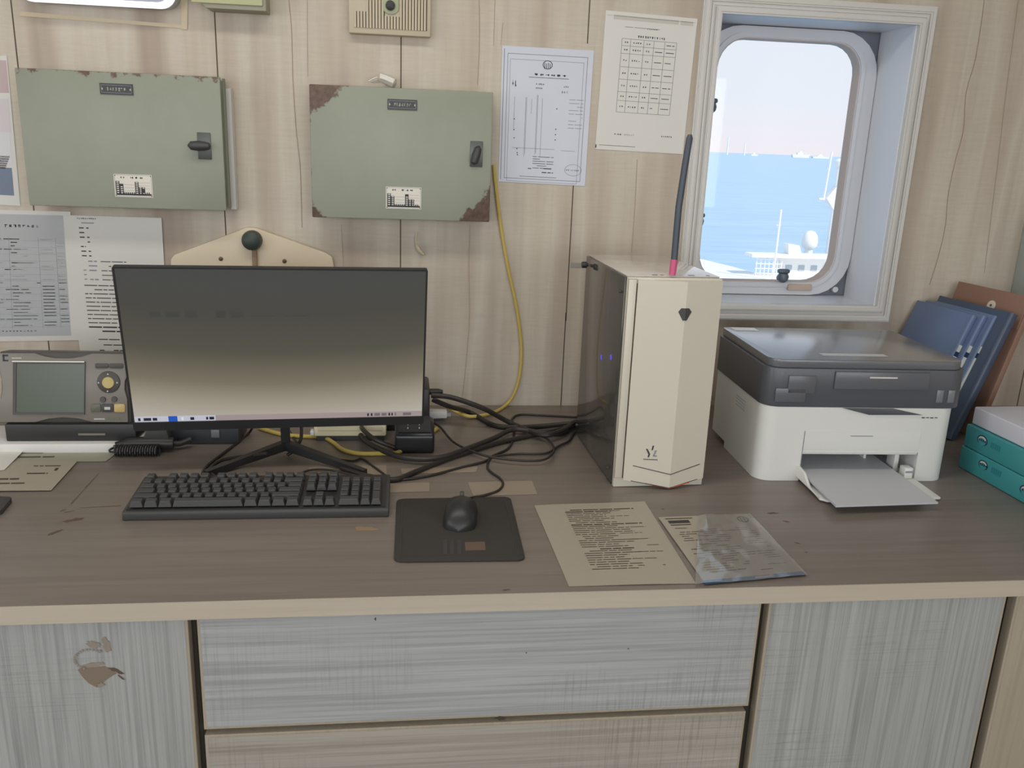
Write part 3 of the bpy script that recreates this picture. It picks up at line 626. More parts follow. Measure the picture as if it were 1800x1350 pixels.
def em(n, c, s=.8): return mat(n, (10,10,10), .3, emit=c, es=s)
sq(0,0,.27,.038,em('taskbar_pale',(206,206,218))); sq(.27,0,1,.038,em('taskbar_rose',(172,156,156)))
for a, d, mm in ((.012,.02,em('icon_dark',(40,44,60))),(.03,.055,MATS['icon_dark']),(.06,.075,MATS['icon_dark']),(.112,.142,em('icon_blue',(40,92,196))),(.155,.162,em('icon_white',(235,238,240))),(.185,.198,MATS['icon_dark']),(.238,.245,MATS['icon_dark']),(.249,.265,MATS['icon_dark']),(.80,.806,MATS['icon_dark']),(.813,.819,MATS['icon_dark']),(.826,.846,em('icon_grey',(120,112,116))),(.852,.87,MATS['icon_grey']),(.877,.883,MATS['icon_dark']),(.888,.893,MATS['icon_dark']),(.90,.905,MATS['icon_grey']),(.93,.96,MATS['icon_grey'])): sq(a,.008 if mm.name != 'icon_blue' else 0,d,.028 if mm.name != 'icon_blue' else .038,mm,-.0011)
for a, c, d, e, k in ((.09,.70,.125,.735,66),(.14,.70,.185,.735,65),(.20,.695,.24,.735,66),(.30,.695,.33,.74,64),(.345,.695,.39,.735,66),(.41,.703,.50,.71,66),(.52,.703,.60,.712,66)): sq(a,c,d,e,em('dim_reflection_%d' % k,(k,k,k-3),.95),-.0007)  # blurred reflections in the screen, painted as dimmer glowing patches
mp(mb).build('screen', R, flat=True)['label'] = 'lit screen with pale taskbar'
pp = Matrix.Rotation(-.072, 4, 'Z') @ (D(503,801) - V((-.2326,-.4744,0))); mb = MB()
mb.box((pp.x-.009,pp.y-.008,DZ+.012), (pp.x+.009,pp.y+.012,1.02), M_BEZ, .003); mb.tube([(pp.x,pp.y,1.0),(0,.02,1.03)], .022, M_BEZ, 10, False); mb.build('stand_pole', R)
for px, py in ((362,838),(642,836)):
    q = Matrix.Rotation(-.072, 4, 'Z') @ (D(px, py) - V((-.2326,-.4744,0))); a = V((pp.x,pp.y,DZ+.024)); b_ = V((q.x,q.y,DZ+.007))
    mb = MB(); d = (b_-a); n = V((-d.y,d.x,0)).normalized()*.008
    for z0_, z1_ in ((0,0),):
        vs = [a+n+V((0,0,.009)), a-n+V((0,0,.009)), b_-n*.8+V((0,0,.005)), b_+n*.8+V((0,0,.005))]; lo_ = [a+n-V((0,0,.010)), a-n-V((0,0,.010)), b_-n*.8-V((0,0,.0065)), b_+n*.8-V((0,0,.0065))]
        mb.face(vs, M_BEZ); mb.face(lo_[::-1], M_BEZ)
        for k in range(4): mb.face([vs[k], lo_[k], lo_[(k+1)%4], vs[(k+1)%4]], M_BEZ)
    bmesh.ops.remove_doubles(mb.bm, verts=mb.bm.verts, dist=1e-5); bmesh.ops.recalc_face_normals(mb.bm, faces=mb.bm.faces); mb.build('stand_leg', R)

# ------------------------------------------------------------------ chart display at left
R = thing('chart_display', 'grey marine display unit with round keypad left of the monitor', 'display', (-.69,-.315,DZ))
sx, sz = .0001545, .000168
def L(x, y): return ((x-820)*sx, (992-y)*sz)
TD = Matrix.Translation((0,0,.058)) @ Matrix.Rotation(radians(-9), 4, 'X')
def td(mb, n, lab=None):
    for v in mb.bm.verts: v.co = TD @ v.co
    o = mb.build(n, R)
    if lab: o['label'] = lab
    return o
M_DG = mat('display_grey', (128,122,114), .4, .1); M_DD = mat('display_dark', (78,74,70), .45)
mb = MB(); mb.prism([L(*q) for q in ((60,132),(1660,138),(1668,995),(10,995),(10,800),(60,600))], 'y', .008, .055, M_DD, .003); td(mb, 'housing')
mb = MB(); mb.prism([L(*q) for q in ((80,150),(500,146),(640,185),(760,204),(960,204),(1080,185),(1220,146),(1630,150),(1655,300),(1655,400),(1618,480),(1610,580),(1638,700),(1640,985),(1200,982),(1010,935),(820,922),(640,940),(480,982),(-5,982),(0,800),(70,690),(95,580),(90,480),(70,400))], 'y', 0, .008, M_DG, .0015); td(mb, 'front_panel', 'grey waisted front panel')
mb = MB(); ring(mb, [L(*q) for q in ((250,245),(1135,245),(1100,885),(215,885))], [L(*q) for q in ((290,268),(1128,268),(1092,858),(252,858))], 'y', -.003, 0, M_DD); td(mb, 'screen_frame')
mb = MB(); mb.prism([L(*q) for q in ((288,266),(1128,266),(1092,858),(250,858))], 'y', -.0015, .0, mat('lcd_green_grey', (84,92,80), .25)); mb.prism([L(*q) for q in ((245,236),(1135,236),(1130,250),(250,250))], 'y', -.006, -.0028, mat('bright_lip', (226,222,214), .3)); td(mb, 'screen')
def disc(x, y, r, lo, hi, m, n): 
    mb = MB(); c = L(x, y); mb.lathe([(r*.92,-hi),(r,-hi+.001),(r,-lo)], (c[0],0,c[1]), 'y', m, 22); td(mb, n)
disc(1415,488,.0225,0,.003,M_DD,'key_ring')
for x, y in ((1413,390),(1525,493),(1402,598),(1293,494)): c = L(x, y); mb = MB(); mb.prism([(c[0]-.0018,c[1]-.0015),(c[0]+.0018,c[1]-.0015),(c[0],c[1]+.002)], 'y', -.0036, -.0031, M_WHITE); td(mb, 'arrow_mark')
disc(1415,495,.0118,.003,.0055,mat('key_yellow', (196,178,112), .4),'centre_button')
disc(1335,702,.0058,0,.003,M_DD,'small_button'); disc(1478,697,.0058,0,.003,M_DD,'small_button')
for q, m_, n in (((1255,262,1420,320),M_DD,'top_button'),((1428,262,1605,320),M_DD,'top_button'),((1180,755,1305,855),mat('key_grey', (98,98,84), .4),'lower_button'),((1315,755,1465,855),M_DARK,'lower_button'),((1475,755,1610,855),mat('key_tan', (204,176,116), .4),'lower_button')):
    a, b_ = L(q[0],q[3]), L(q[2],q[1]); mb = MB(); mb.prism(rrect(a[0],a[1],b_[0],b_[1],.003), 'y', -.0025, 0, m_, .0006)
    if m_ is M_DARK: mb.box((a[0]+.006,-.0029,a[1]+.005),(b_[0]-.006,-.0026,b_[1]-.006),M_GLYPH)
    td(mb, n)
mb = MB(); rg = random.Random(5)
for k in range(7): c = L(232+k*17,215); mb.box((c[0],-.0006,c[1]),(c[0]+.0019,-.0001,c[1]+.0028),M_GLYPH)
td(mb, 'brand_lettering'); mb = MB()
for k in range(8): c = L(1215+k*17,950); mb.box((c[0],-.0006,c[1]),(c[0]+.002,-.0001,c[1]+.003),M_GLYPH)
c = L(1368,955); mb.box((c[0],-.0006,c[1]),(c[0]+.026,-.0001,c[1]+.0055),MATS['key_grey'])
td(mb, 'model_lettering'); mb = MB()
for q in ((120,165,185,185),(120,165,138,245),(120,228,185,245)): a, b_ = L(q[0],q[3]), L(q[2],q[1]); mb.box((a[0],-.0008,a[1]),(b_[0],-.0001,b_[1]),M_INK)
td(mb, 'emblem')
mb = MB(); mb.box((-.11,-.005,.021), (.142,.09,.057), M_BLACK, .003); mb.box((.03,-.0065,.034), (.082,-.0048,.038), M_DG); mb.build('mounting_base', R)
mb = MB(); mb.box((-.2,-.02,.0005), (.148,.1,.0205), M_WHITE, .002); mb.build('base_board', R)['label'] = 'white base board'
# ------------------------------------------------------------------ handset, black box, small devices
p = D(188,806); R = thing('handset', 'black telephone handset with coiled cord lying left of the monitor foot', 'handset', (p.x,p.y,DZ))
mb = MB(); mb.tube([(.01,.03,.014),(.03,.035,.018),(.07,.036,.020),(.12,.04,.018)], [.010,.013,.013,.012], M_BLACK, 12); mb.build('grip', R)
mb = MB(); pts = [(.012+.085*k/150+.0, .012+.010*sin(2*pi*k/8.5), .0125+.010*cos(2*pi*k/8.5)) for k in range(150)]; mb.tube(pts, .0023, M_BLACK, 5, False)
mb.tube([(.004,.03,.012),(.0,.02,.011),(.004,.012,.010),(.014,.012,.01)], .0024, M_BLACK, 6); mb.tube([(.115,.045,.016),(.13,.05,.014),(.15,.06,.02)], .006, M_BLACK, 8); mb.build('coiled_cord', R)
mb = MB(); mb.prism([(.06,.028),(.082,.068),(.106,.072),(.114,.028)], 'y', .032, .06, M_DARK, .003); mb.build('cradle', R)
R = thing('control_box', 'low black box with grey button behind the monitor at left', 'box', (-.535,-.285,DZ))
mb = MB(); mb.box((0,0,.0005), (.185,.1,.055), mat('slate_box', (54,56,60), .4), .004); mb.build('body', R)
mb = MB(); mb.box((.128,-.004,.016), (.146,-.0002,.034), mat('grey_button', (104,106,108), .4), .002); mb.build('button', R)
a = D(552,777); R = thing('white_adapter', 'flat white adapter box under the monitor edge on yellow cable', 'adapter', (a.x,a.y,DZ))
mb = MB(); mb.box((0,0,.0125), (.155,.07,.042), mat('ivory_plastic', (224,214,184), .4), .004); mb.build('body', R)
mb = MB(); mb.box((.008,-.0012,.017), (.147,-.0002,.037), mat('ivory_panel', (206,196,164), .45)); mb.box((.01,-.0018,.026), (.145,-.0012,.0266), M_TAN); mb.build('front_plate', R)
mb = MB(); mb.box((-.008,.004,.013), (-.0003,.02,.024), M_WHITE, .001); mb.box((.005,.006,.0005), (.15,.06,.0122), M_DARK); mb.build('foot', R)
a = D(694,798); R = thing('charging_cradle', 'black charging cradle with four small contacts right of the monitor foot', 'charger', (a.x,a.y,DZ))
mb = MB(); mb.prism([(0,.0005),(.075,.0005),(.075,.035),(.07,.06),(.03,.062),(0,.040)], 'x', 0, .083, mat('cradle_black', (38,38,40), .3), .006, 3); mb.build('body', R)
mb = MB(); mb.prism([(.004,.0475),(.0264,.0645),(.068,.0625),(.066,.0615),(.0275,.0625),(.006,.0445)], 'x', .008, .075, M_BEZ); mb.build('top_recess', R)
for x, t in ((.026,.0),(.026,.35),(.050,.0),(.050,.35)): mb = MB(); mb.box((x,.010+.022*t,.0525+.016*t), (x+.002,.012+.022*t,.0555+.016*t), M_GLYPH); mb.build('contact', R)
R = thing('power_brick', 'black box on the desk behind the monitor right side, cables leaving it', 'power supply', (-.07,-.20,DZ))
mb = MB(); mb.box((0,0,.0005), (.125,.11,.100), M_BLACK, .006); mb.build('body', R)
mb = MB(); mb.lathe([(.007,0),(.007,.02),(.004,.03)], (.1255,.03,.085), 'x', M_CAB, 10); mb.build('cable_boot', R)
a = D(745,741); R = thing('plug', 'small white plug lying right of the monitor, at the black box', 'plug', (a.x+.01,a.y,DZ))
mb = MB(); mb.prism([(0,0),(.045,.004),(.045,.026),(.006,.03),(0,.024)], 'z', .006, .024, M_WHITE, .003); mb.build('body', R)
mb = MB(); mb.box((.0452,.008,.010), (.054,.020,.019), mat('metal_tip', (170,172,172), .3, .8)); mb.build('tip', R); 
mb = MB(); mb.box((.004,.004,.0005), (.036,.022,.0058), M_DARK); mb.build('foot', R)

# ------------------------------------------------------------------ keyboard, mat, mouse
kp0 = D(213,917); R = thing('keyboard', 'black full-size mechanical keyboard on the desk below the monitor', 'keyboard', (kp0.x+.001,kp0.y+.002,DZ), .0)
KW, KD = .446, .138; tl = radians(4.2)
TK = Matrix.Translation((0,0,.0)) @ Matrix.Rotation(tl, 4, 'X')
mb = MB(); mb.prism([(0,.0005),(KD,.0005),(KD,.026),(.004,.0165),(0,.0145)], 'x', 0, KW, M_DARK, .002); mb.build('case', R)
mb = MB(); mb.box((.006,.007,.0165), (KW-.006,KD-.004,.0180), M_BLACK)
for v in mb.bm.verts: v.co = TK @ v.co
mb.build('key_bed', R)
KM = {}
def keymesh(wu, du=1):
    if (wu,du) in KM: return KM[(wu,du)]
    mb = MB(); u = .0188; w = wu*u-.0010; d = du*u-.0010; t = .0028; i = mb.mi(M_KEY)
    lo_ = [(0,0,0),(w,0,0),(w,d,0),(0,d,0)]; hi_ = [(t,.0024,.0104),(w-t,.0024,.0104),(w-t,d-.0036,.0110),(t,d-.0036,.0110)]
    a = [mb.bm.verts.new(p) for p in lo_]; b = [mb.bm.verts.new(p) for p in hi_]; fs = [mb.bm.faces.new(a[::-1]), mb.bm.faces.new(b)]
    for k in range(4): fs.append(mb.bm.faces.new((a[k],a[(k+1)%4],b[(k+1)%4],b[k])))
    bmesh.ops.bevel(mb.bm, geom=list(mb.bm.edges), offset=.0007, segments=1, affect='EDGES', clamp_overlap=True)
    me = bpy.data.meshes.new('keycap'); mb.bm.to_mesh(me); mb.bm.free(); me.materials.append(M_KEY)
    KM[(wu,du)] = me; return me
rows = [  # back row first; (start unit, widths)
 (0, [1],'f'), (2,[1]*4,'f'), (6.5,[1]*4,'f'), (11,[1]*4,'f'), (15.25,[1]*3,'f'),
 (0,[1]*13+[2],0), (15.25,[1]*3,0), (18.5,[1]*4,0), (0,[1.5]+[1]*12+[1.5],1), (15.25,[1]*3,1), (18.5,[1]*3,1), (0,[1.75]+[1]*11+[2.25],2), (18.5,[1]*3,2),
 (0,[2.25]+[1]*10+[2.75],3), (16.25,[1],3), (18.5,[1]*3,3), (0,[1.25]*3+[6.25]+[1.25]*4,4), (15.25,[1]*3,4), (18.5,[2,1],4)]
U = .0188
def key(x, r, wu, du=1):
    y = .1065 if r == 'f' else .0085+(4-r)*U
    o = bpy.data.objects.new('keycap', keymesh(wu, du)); COL.objects.link(o); o.parent = R
    p = TK @ V((.0105+x*U, y, .0205)); o.location = p; o.rotation_euler = (tl,0,0)
for x, ws, r in rows:
    for wu in ws: key(x, r, wu); x += wu
key(21.5, 2, 1, 2); key(21.5, 4, 1, 2)
c = [D(692,990), D(924,987), D(897,876), D(697,880)]
def smooth_quad(cs, r, n=6):
    pts = []
    for k in range(4):
        p, a, b = cs[k], cs[k-1], cs[(k+1)%4]; pa = p+(a-p).normalized()*r; pb = p+(b-p).normalized()*r
        for j in range(n+1): t = j/n; pts.append((1-t)**2*pa+2*t*(1-t)*p+t*t*pb)
    return [(p.x,p.y) for p in pts]
mb = MB(); mb.prism(smooth_quad(c, .016), 'z', DZ+.0004, DZ+.004, M_PAD, .0008); cc = sum(c, V())/4
q = [D(706,977), D(907,975), D(888,900), D(715,905)]; o_ = smooth_quad([cc+(x-cc)*.90 for x in c], .010); i_ = smooth_quad([cc+(x-cc)*.893 for x in c], .0098)
ring(mb, o_, i_, 'z', DZ+.0038, DZ+.0045, M_DARK)
b_ = [D(x, y, DZ+.0042) for x, y in ((818,968),(854,967),(852,952),(817,953))]; mb.face([V((p.x,p.y,DZ+.0043)) for p in b_], mat('pad_print_brown', (104,86,72), .7))
for k, (x0_, x1_) in enumerate(((779,786),(791,798),(804,811))):
    b_ = [D(x, y, DZ+.0042) for x, y in ((x0_,974),(x1_,974),(x1_,948),(x0_,948))]; mb.face([V((p.x,p.y,DZ+.0043)) for p in b_], M_DARK)
tag(mb.build('mouse_pad'), 'black rectangular mouse pad with rounded corners right of the keyboard', 'mouse pad')
a, b_ = D(806,930,DZ+.01), D(812,884,DZ+.02); R = thing('computer_mouse', 'black computer mouse on the mouse pad', 'mouse', (a.x,a.y,DZ+.0046), -.12)
mb = MB(); N = 14; Lm = .112
i = mb.mi(M_BEZ); G_ = []
for r in range(N+1):
    t = r/N; y = t*Lm; hw = .031*math.sqrt(max(0,1-((t-.5)/.5)**4))*(1-.10*sin(pi*t))+.0008; hz = (.037*sin(pi*min(1,(t*.86+.10)))**.8)*(max(0,1-(2*t-1)**8)**.5)+.002
    G_.append([mb.bm.verts.new((hw*cos(pi*k/12)*(1-.12*sin(pi*k/12)), y, hz*(max(0,sin(pi*k/12))**.55))) for k in range(13)])
for p_, q_ in zip(G_, G_[1:]):
    for k in range(12): mb.bm.faces.new((p_[k],p_[k+1],q_[k+1],q_[k])).material_index = i
mb.bm.faces.new(G_[0]); mb.bm.faces.new(G_[-1][::-1]); mb.bm.faces.new([g[0] for g in G_]+[g[-1] for g in G_[::-1]]); bmesh.ops.recalc_face_normals(mb.bm, faces=mb.bm.faces); mb.build('shell', R, ang=60)
mb = MB(); mb.lathe([(.007,-.0035),(.009,-.003),(.009,.003),(.007,.0035)], (0,.085,.029), 'x', M_DARK, 16); mb.build('scroll_wheel', R)

# ------------------------------------------------------------------ white computer case
R = thing('computer_case', 'white tower computer with dark glass side right of the cables', 'computer', (.4036,-.542,DZ), .0372)
w, d, h = .1815, .315, .411
mb = MB(); mb.box((.0022,.012,.012), (w,d,h), M_PC, .002); mb.box((.0,.0,.0005), (w,.0118,h), M_PC, .0015); mb.box((.01,.03,.0005), (w-.01,d-.02,.0118), M_DARK); mb.build('chassis', R)
mb = MB(); mb.box((.001,.013,h+.0002), (w-.001,d-.002,h+.0022), M_PCTOP, .0008)
for x, y, l in ((.052,.02,.010),(.068,.02,.006),(.122,.02,.012),(.158,.02,.006)): mb.box((x,y,h+.0022), (x+l,y+.006,h+.0026), M_DARK)
mb.build('top_panel', R)
mb = MB(); mb.box((-.0022,.014,.004), (.002,d-.001,h-.001), M_PCGL, .001); gl = mb.build('side_panel', R); gl['label'] = 'dark tinted glass side panel'
for y, z in ((d-.02,h-.018),(.028,h-.03),(.028,.03),(d-.02,.03)):
    mb = MB(); big_ = y > .1 and z > .2; k = 1.0 if big_ else .45; mb.lathe([(.0062*k,-.014*k),(.007*k,-.012*k),(.007*k,-.004*k),(.0035*k,-.003*k),(.0035*k,0)], (-.0024,y,z), 'x', M_BLACK if big_ else M_DARK, 12); mb.build('thumb_screw', gl)
for px in (1057,1074):
    # small violet lights showing through the side glass
    dd = _ray(px, 628); Rm = Matrix.Rotation(-.0372, 4, 'Z'); o_ = Rm @ (CAM - V((.4036,-.542,DZ))); v_ = Rm @ dd; t = (-.0024-o_.x)/v_.x; p = o_+v_*t
    mb = MB(); mb.lathe([(.0035,-.0006),(.0058,-.0004),(.0058,0)], (-.0023,p.y,p.z), 'x', mat('violet_led', (60,56,140), .4, emit=(88,72,232), es=.7), 14); mb.build('indicator_light', gl)
rx = .1065
def facet(x0, x1, z0b, z1b, zt, y0, yr, m, name):
    """faceted front plate with a ridge at rx, bottom edge dropping to z1b at the ridge"""
    mb = MB(); P = [(x0,y0,z0b),(rx,yr,z1b),(x1,y0,z0b),(x1,y0,zt),(rx,yr,zt),(x0,y0,zt)]; B = [(x,-.0003,z) for x, y, z in P]
    for f in ((P[0],P[1],P[4],P[5]), (P[1],P[2],P[3],P[4])): mb.face(f, m)
    for k in range(6): mb.face((P[k],B[k],B[(k+1)%6],P[(k+1)%6]), m)
    bmesh.ops.remove_doubles(mb.bm, verts=mb.bm.verts, dist=1e-6); bmesh.ops.recalc_face_normals(mb.bm, faces=mb.bm.faces); o = mb.build(name, R, flat=True); return o
fp = facet(.0175, w-.001, .0165, .0035, h-.003, -.005, -.021, M_PC, 'front_panel')
mb = MB()
def vee(x0, x1, z0, z1, t, y0, yr, m):
    for a, b in (((x0,y0,z0),(rx,yr,z1)), ((rx,yr,z1),(x1,y0,z0))): mb.face([V(a),V(b),V(b)+V((0,0,t)),V(a)+V((0,0,t))], m)
vee(.034,.170,.0465,.0315,.0016,-.0082,-.0218,M_INK); vee(.032,.168,.0150,.0036,.0014,-.0080,-.0218,M_INK); vee(.060,.150,.0105,.0030,.0020,-.0130,-.0216,M_ORNG)
mb.build('chevron_lines', R, flat=True)
mb = MB(); mb.box((.0165,-.0040,.02), (.0175,-.0008,h-.01), M_STAIN); mb.box((.0,-.0024,.02), (.0160,-.0004,h-.002), M_PC, .0006); mb.build('hinge_edge', R)
mb = MB(); zc = .348; yf = lambda x: -.005-.016*(1-abs(x-rx)/(rx-.0175 if x < rx else w-.001-rx))
P = [(rx-.008,zc+.011),(rx+.007,zc+.011),(rx+.013,zc+.004),(rx+.004,zc-.012),(rx-.003,zc-.012),(rx-.013,zc+.004)]
L_ = [(x,z) for x, z in P if x <= rx]+[]
def sidepoly(pts): mb.face([(x,yf(x)-.0006,z) for x, z in pts], M_DARK)
sidepoly([(rx,zc+.011),(rx-.008,zc+.011),(rx-.013,zc+.004),(rx-.004,zc-.012),(rx,zc-.012)]); sidepoly([(rx,zc+.011),(rx,zc-.012),(rx+.004,zc-.012),(rx+.013,zc+.004),(rx+.007,zc+.011)]); mb.build('power_button', fp, flat=True)
mb = MB()
def fl(pts, m=M_INK): mb.face([(x,yf(x)-.0006,z) for x, z in pts], m)
fl([(.056,.083),(.059,.083),(.064,.074),(.0615,.072)]); fl([(.068,.090),(.071,.090),(.069,.081),(.0665,.080)]); fl([(.0615,.072),(.065,.074),(.063,.066),(.060,.066)]); fl([(.072,.080),(.077,.081),(.076,.078),(.073,.078)],M_INKG); fl([(.073,.078),(.076,.078),(.072,.068),(.070,.068)],M_INKG); fl([(.071,.0705),(.078,.0705),(.078,.068),(.070,.068)],M_INKG)
for k in range(8): fl([(.053+k*.0034,.0605),(.0555+k*.0034,.0605),(.0555+k*.0034,.0625),(.053+k*.0034,.0625)],M_INK)
mb.build('emblem', fp, flat=True)
b0 = V((.4894,-.5285,1.1925)); b1 = V((b0.x+.012,b0.y+.005,1.446)); R = thing('wand_antenna', 'dark slate stick with pink foot standing on the white computer case', 'antenna', b0, .04)
dv = b1-b0; mb = MB(); mb.tube([V((0,0,.003)), dv*.04, dv*.125], [.006,.0066,.0066], M_PINK, 12, False); mb.build('pink_base', R)
mb = MB(); mb.tube([dv*.126, dv*.3+V((-.002,0,0)), dv*.5+V((-.004,0,0)), dv*.8+V((-.002,0,0)), dv*.975, dv*1.0], [.0062,.0062,.0062,.006,.006,.0058,.0035], M_SLATE, 12, False); mb.build('stick', R)

# ------------------------------------------------------------------ printer
R = thing('printer', 'white and charcoal laser printer with open paper tray under the window', 'printer', (.7039,-.5163,DZ), -.0334)
w, d, h = .404, .300, .253
def rr_(x0, y0, x1, y1, rf, rb): return rrect(x0, y0, x1, y1, (rf, rf, rb, rb), 8)
mb = MB(); zb_ = .0625; zt_ = .157; lx, rx_ = .090, .336
mb.prism(rr_(0,.0,w,d,.032,.012), 'z', zb_, zt_, M_PRW)
mb.prism([p for p in rrect(0,0,lx,.2,(.032,0,0,0),8)], 'z', .0005, zb_, M_PRW); mb.prism([p for p in rrect(rx_,0,w,.2,(0,.032,0,0),8)], 'z', .0005, zb_, M_PRW)
mb.box((0,.2,.014), (w,d-.012,zb_), M_PRW); mb.box((.03,.21,.0005), (w-.03,d-.03,.0139), M_DARK)
for k in range(4): mb.box((-.0005,.10,.116+k*.0066), (.0,.155,.1168+k*.0066), M_INKG)
mb.build('body', R)
mb = MB(); mb.prism([(.004,zb_-.006),(.0,.108),(-.0006,.108),(-.0009,.09),(-.0009,.074),(.0002,.064),(.002,.058)], 'x', lx+.001, rx_-.002, M_PRW); mb.box((.186,-.0016,.0968), (.233,-.0006,.0982), M_INKG); mb.build('front_door', R)['label'] = 'white curved front door'
mb = MB(); mb.box((lx-.0005,-.0011,.0015), (lx+.0005,.0005,.107), M_INKG); mb.build('door_gap', R)
mb = MB(); mb.prism([(.160,.1565),(.218,.1425),(.330,.1435),(.266,.1565)], 'y', -.0022, -.0003, M_PRD, .0004); mb.build('paper_exit_flap', R)
mb = MB()
for k in range(4): mb.box((.330+k*.009,-.0012,.1365+.0006*(k%2)), (.330+k*.009+.006,-.0004,.1385), M_INK)
mb.build('lettering', R)
mb = MB(); mb.prism(rr_(-.002,-.001,w+.012,d+.004,.034,.014), 'z', zt_+.0003, .236, M_PRD, .003); su = mb.build('scanner_unit', R)
mb = MB(); mb.prism(rr_(.004,.002,w+.004,d+.008,.03,.016), 'z', .2363, h, M_PRL, .0045, 3)
def lidq(u0, v0, u1, v1, m): mb.face([(u0,v0,h+.0003),(u1,v0,h+.0003),(u1,v1,h+.0003),(u0,v1,h+.0003)], m)
lidq(.022,.268,.078,.302,M_LAM); lidq(.125,.038,.262,.060,mat('pale_sticker', (200,202,204), .4)); mb.build('lid', R)
for q in ((.03,.186,.088,.222),(.006,.168,.07,.196)): mb = MB(); mb.box((q[0]+.012,-.0040,q[1]), (q[2]+.01,-.0012,q[3]), mat('panel_grey', (98,100,106), .3), .0012); mb.build('control_panel', su)
mb = MB(); mb.box((.135,-.006,.196), (.33,-.0012,.232), MATS['panel_grey'], .002); mb.box((.205,-.0066,.2195), (.262,-.0061,.2225), M_LAM); mb.build('lid_grip', su)
for x in (.352,.376): mb = MB(); mb.box((x,-.003,.170), (x+.014,-.0012,.196), mat('lever_grey', (120,124,128), .3), .001); mb.build('side_key', su)
mb = MB(); mb.prism([(lx+.002,-.05),(lx+.002,.15),(rx_-.003,.15),(rx_-.003,-.103),(.30,-.108),(.13,-.118),(.098,-.118),(.086,-.108)], 'z', .004, .0085, M_PRW, .001)
mb.prism([(-.105,.0085),(-.06,.012),(-.03,.030),(0,.034),(.03,.010)], 'x', lx-.006, lx-.0005, M_PRW, .0008); pt = mb.build('paper_tray', R)
mb = MB(); mb.prism([(.075,.010),(.075,.047),(.11,.047),(.125,.038),(.125,.010)], 'x', .262, .268, M_PRW, .001); mb.box((.262,.03,.009), (.30,.12,.012), M_PRW); mb.build('paper_guide', pt)
mb = MB(); mb.box((.305,.03,.009), (.315,.06,.058), M_PRW, .001); mb.box((.308,-.01,.009), (.326,.012,.032), M_PRW, .002); mb.box((.3095,-.0104,.022),(.3245,-.0098,.026),M_INKG); mb.build('tray_hinge', pt)
mb = MB(); mb.box((lx,.16,.009), (rx_,.195,.0620), mat('cavity_grey', (70,72,74), .6)); mb.build('cavity', R)
lx_ = R.matrix_basis
T = Matrix.Translation(R.location) @ Matrix.Rotation(-.0334, 4, 'Z')
S = Sheet([T @ V(p) for p in ((.095,.148,.020),(.292,.148,.020),(.299,-.149,.0145),(.091,-.165,.0145))], mat('tray_paper', (196,198,204), .45), .0035, n=4)
S.build('paper_stack', 'pale grey sheets of paper lying in the open printer tray', 'paper')

# ------------------------------------------------------------------ folders, envelope and paper packs
def leaner(name, label, cat, X, Y, yaw, lean, group=None):
    o = thing(name, label, cat, (X,Y,DZ+.0006), 0, group)
    e = V((cos(yaw),sin(yaw),0)); s = V((e.y,-e.x,0)); up = V((0,0,cos(lean)))+s*sin(lean); n = e.cross(up).normalized()
    # local x = thickness (to the right), y = depth (away from the viewer), z = up the leaning spine
    o.rotation_euler = Matrix((n, e, up)).transposed().to_euler(); return o
def binder(label, X, Y, yaw, lean, dp, H, th, m, lab=0, grp='blue files beside the printer'):
    R = leaner('file_folder', label, 'file', X, Y, yaw, lean, grp)
    mb = MB(); mb.box((0,.012,0.004), (.0015,dp,H), m, .0006); mb.build('front_cover', R)
    mb = MB(); mb.box((th-.0015,.012,.004), (th,dp,H), m, .0006); mb.build('back_cover', R)
    mb = MB(); mb.prism(rrect(0,0,th,.0118,(th*.3,th*.3,0,0),4), 'z', .004, H, m); 
    sp_o = mb.build('spine', R)
    if lab:
        mb = MB(); mb.box((th*.15,-.0006,.03), (th*.85,-.0001,H*.66), M_LBL)
        if lab == 2:
            for a, b_ in ((.44,.56),(.38,.42),(.33,.365)): mb.box((th*.35,-.0009,H*a), (th*.7,-.0006,H*b_), M_INK)
        mb.build('spine_label', sp_o); mb = MB(); mb.box((th*.2,-.0007,H*.70), (th*.85,-.0001,H*.755), M_LBL); mb.build('number_label', sp_o)
        mb = MB(); mb.box((th*.15,-.0004,H*.66), (th*.9,-.0001,H*.70), M_NAVY); mb.build('label_band', sp_o)
    mb = MB(); mb.box((.0017,.0125,.006), (th-.0017,dp-.006,H-.006), M_PAPER); mb.build('pages', R); return R
binder('blue file nearest the printer, marked spine label, foremost of the four', 1.2225, -.2215, 1.70, .375, .195, .31, .015, M_BLUE, 2)
binder('blue file second from the printer, plain white spine label', 1.2402, -.2335, 1.70, .375, .198, .312, .015, M_BLUE, 1)
binder('blue file third from the printer, white label against the dark file', 1.2579, -.248, 1.70, .375, .20, .314, .015, M_BLUE, 1)
binder('taller dark blue file without label, leaning on the brown envelope', 1.2762, -.283, 1.72, .355, .232, .326, .022, M_BLUE2, 0)
R = leaner('document_envelope', 'brown string-tie envelope with round white button behind the blue files', 'envelope', 1.352, -.262, 1.70, .262)
mb = MB(); mb.box((0,0,0), (.016,.232,.345), M_ENV, .003); mb.build('pouch', R)
mb = MB(); mb.box((-.004,.002,.272), (-.0004,.230,.352), M_ENV, .0012); fl_ = mb.build('flap', R)
mb = MB(); mb.lathe([(.012,-.0014),(.0125,-.0008),(.0125,0)], (-.0042,.10,.312), 'x', mat('button_white', (226,216,196), .5), 20); mb.lathe([(.003,-.0022),(.0034,-.0015)], (-.0042,.10,.312), 'x', M_STAIN, 8); mb.build('string_button', fl_)
c0 = D(1683,820); yaw = .03
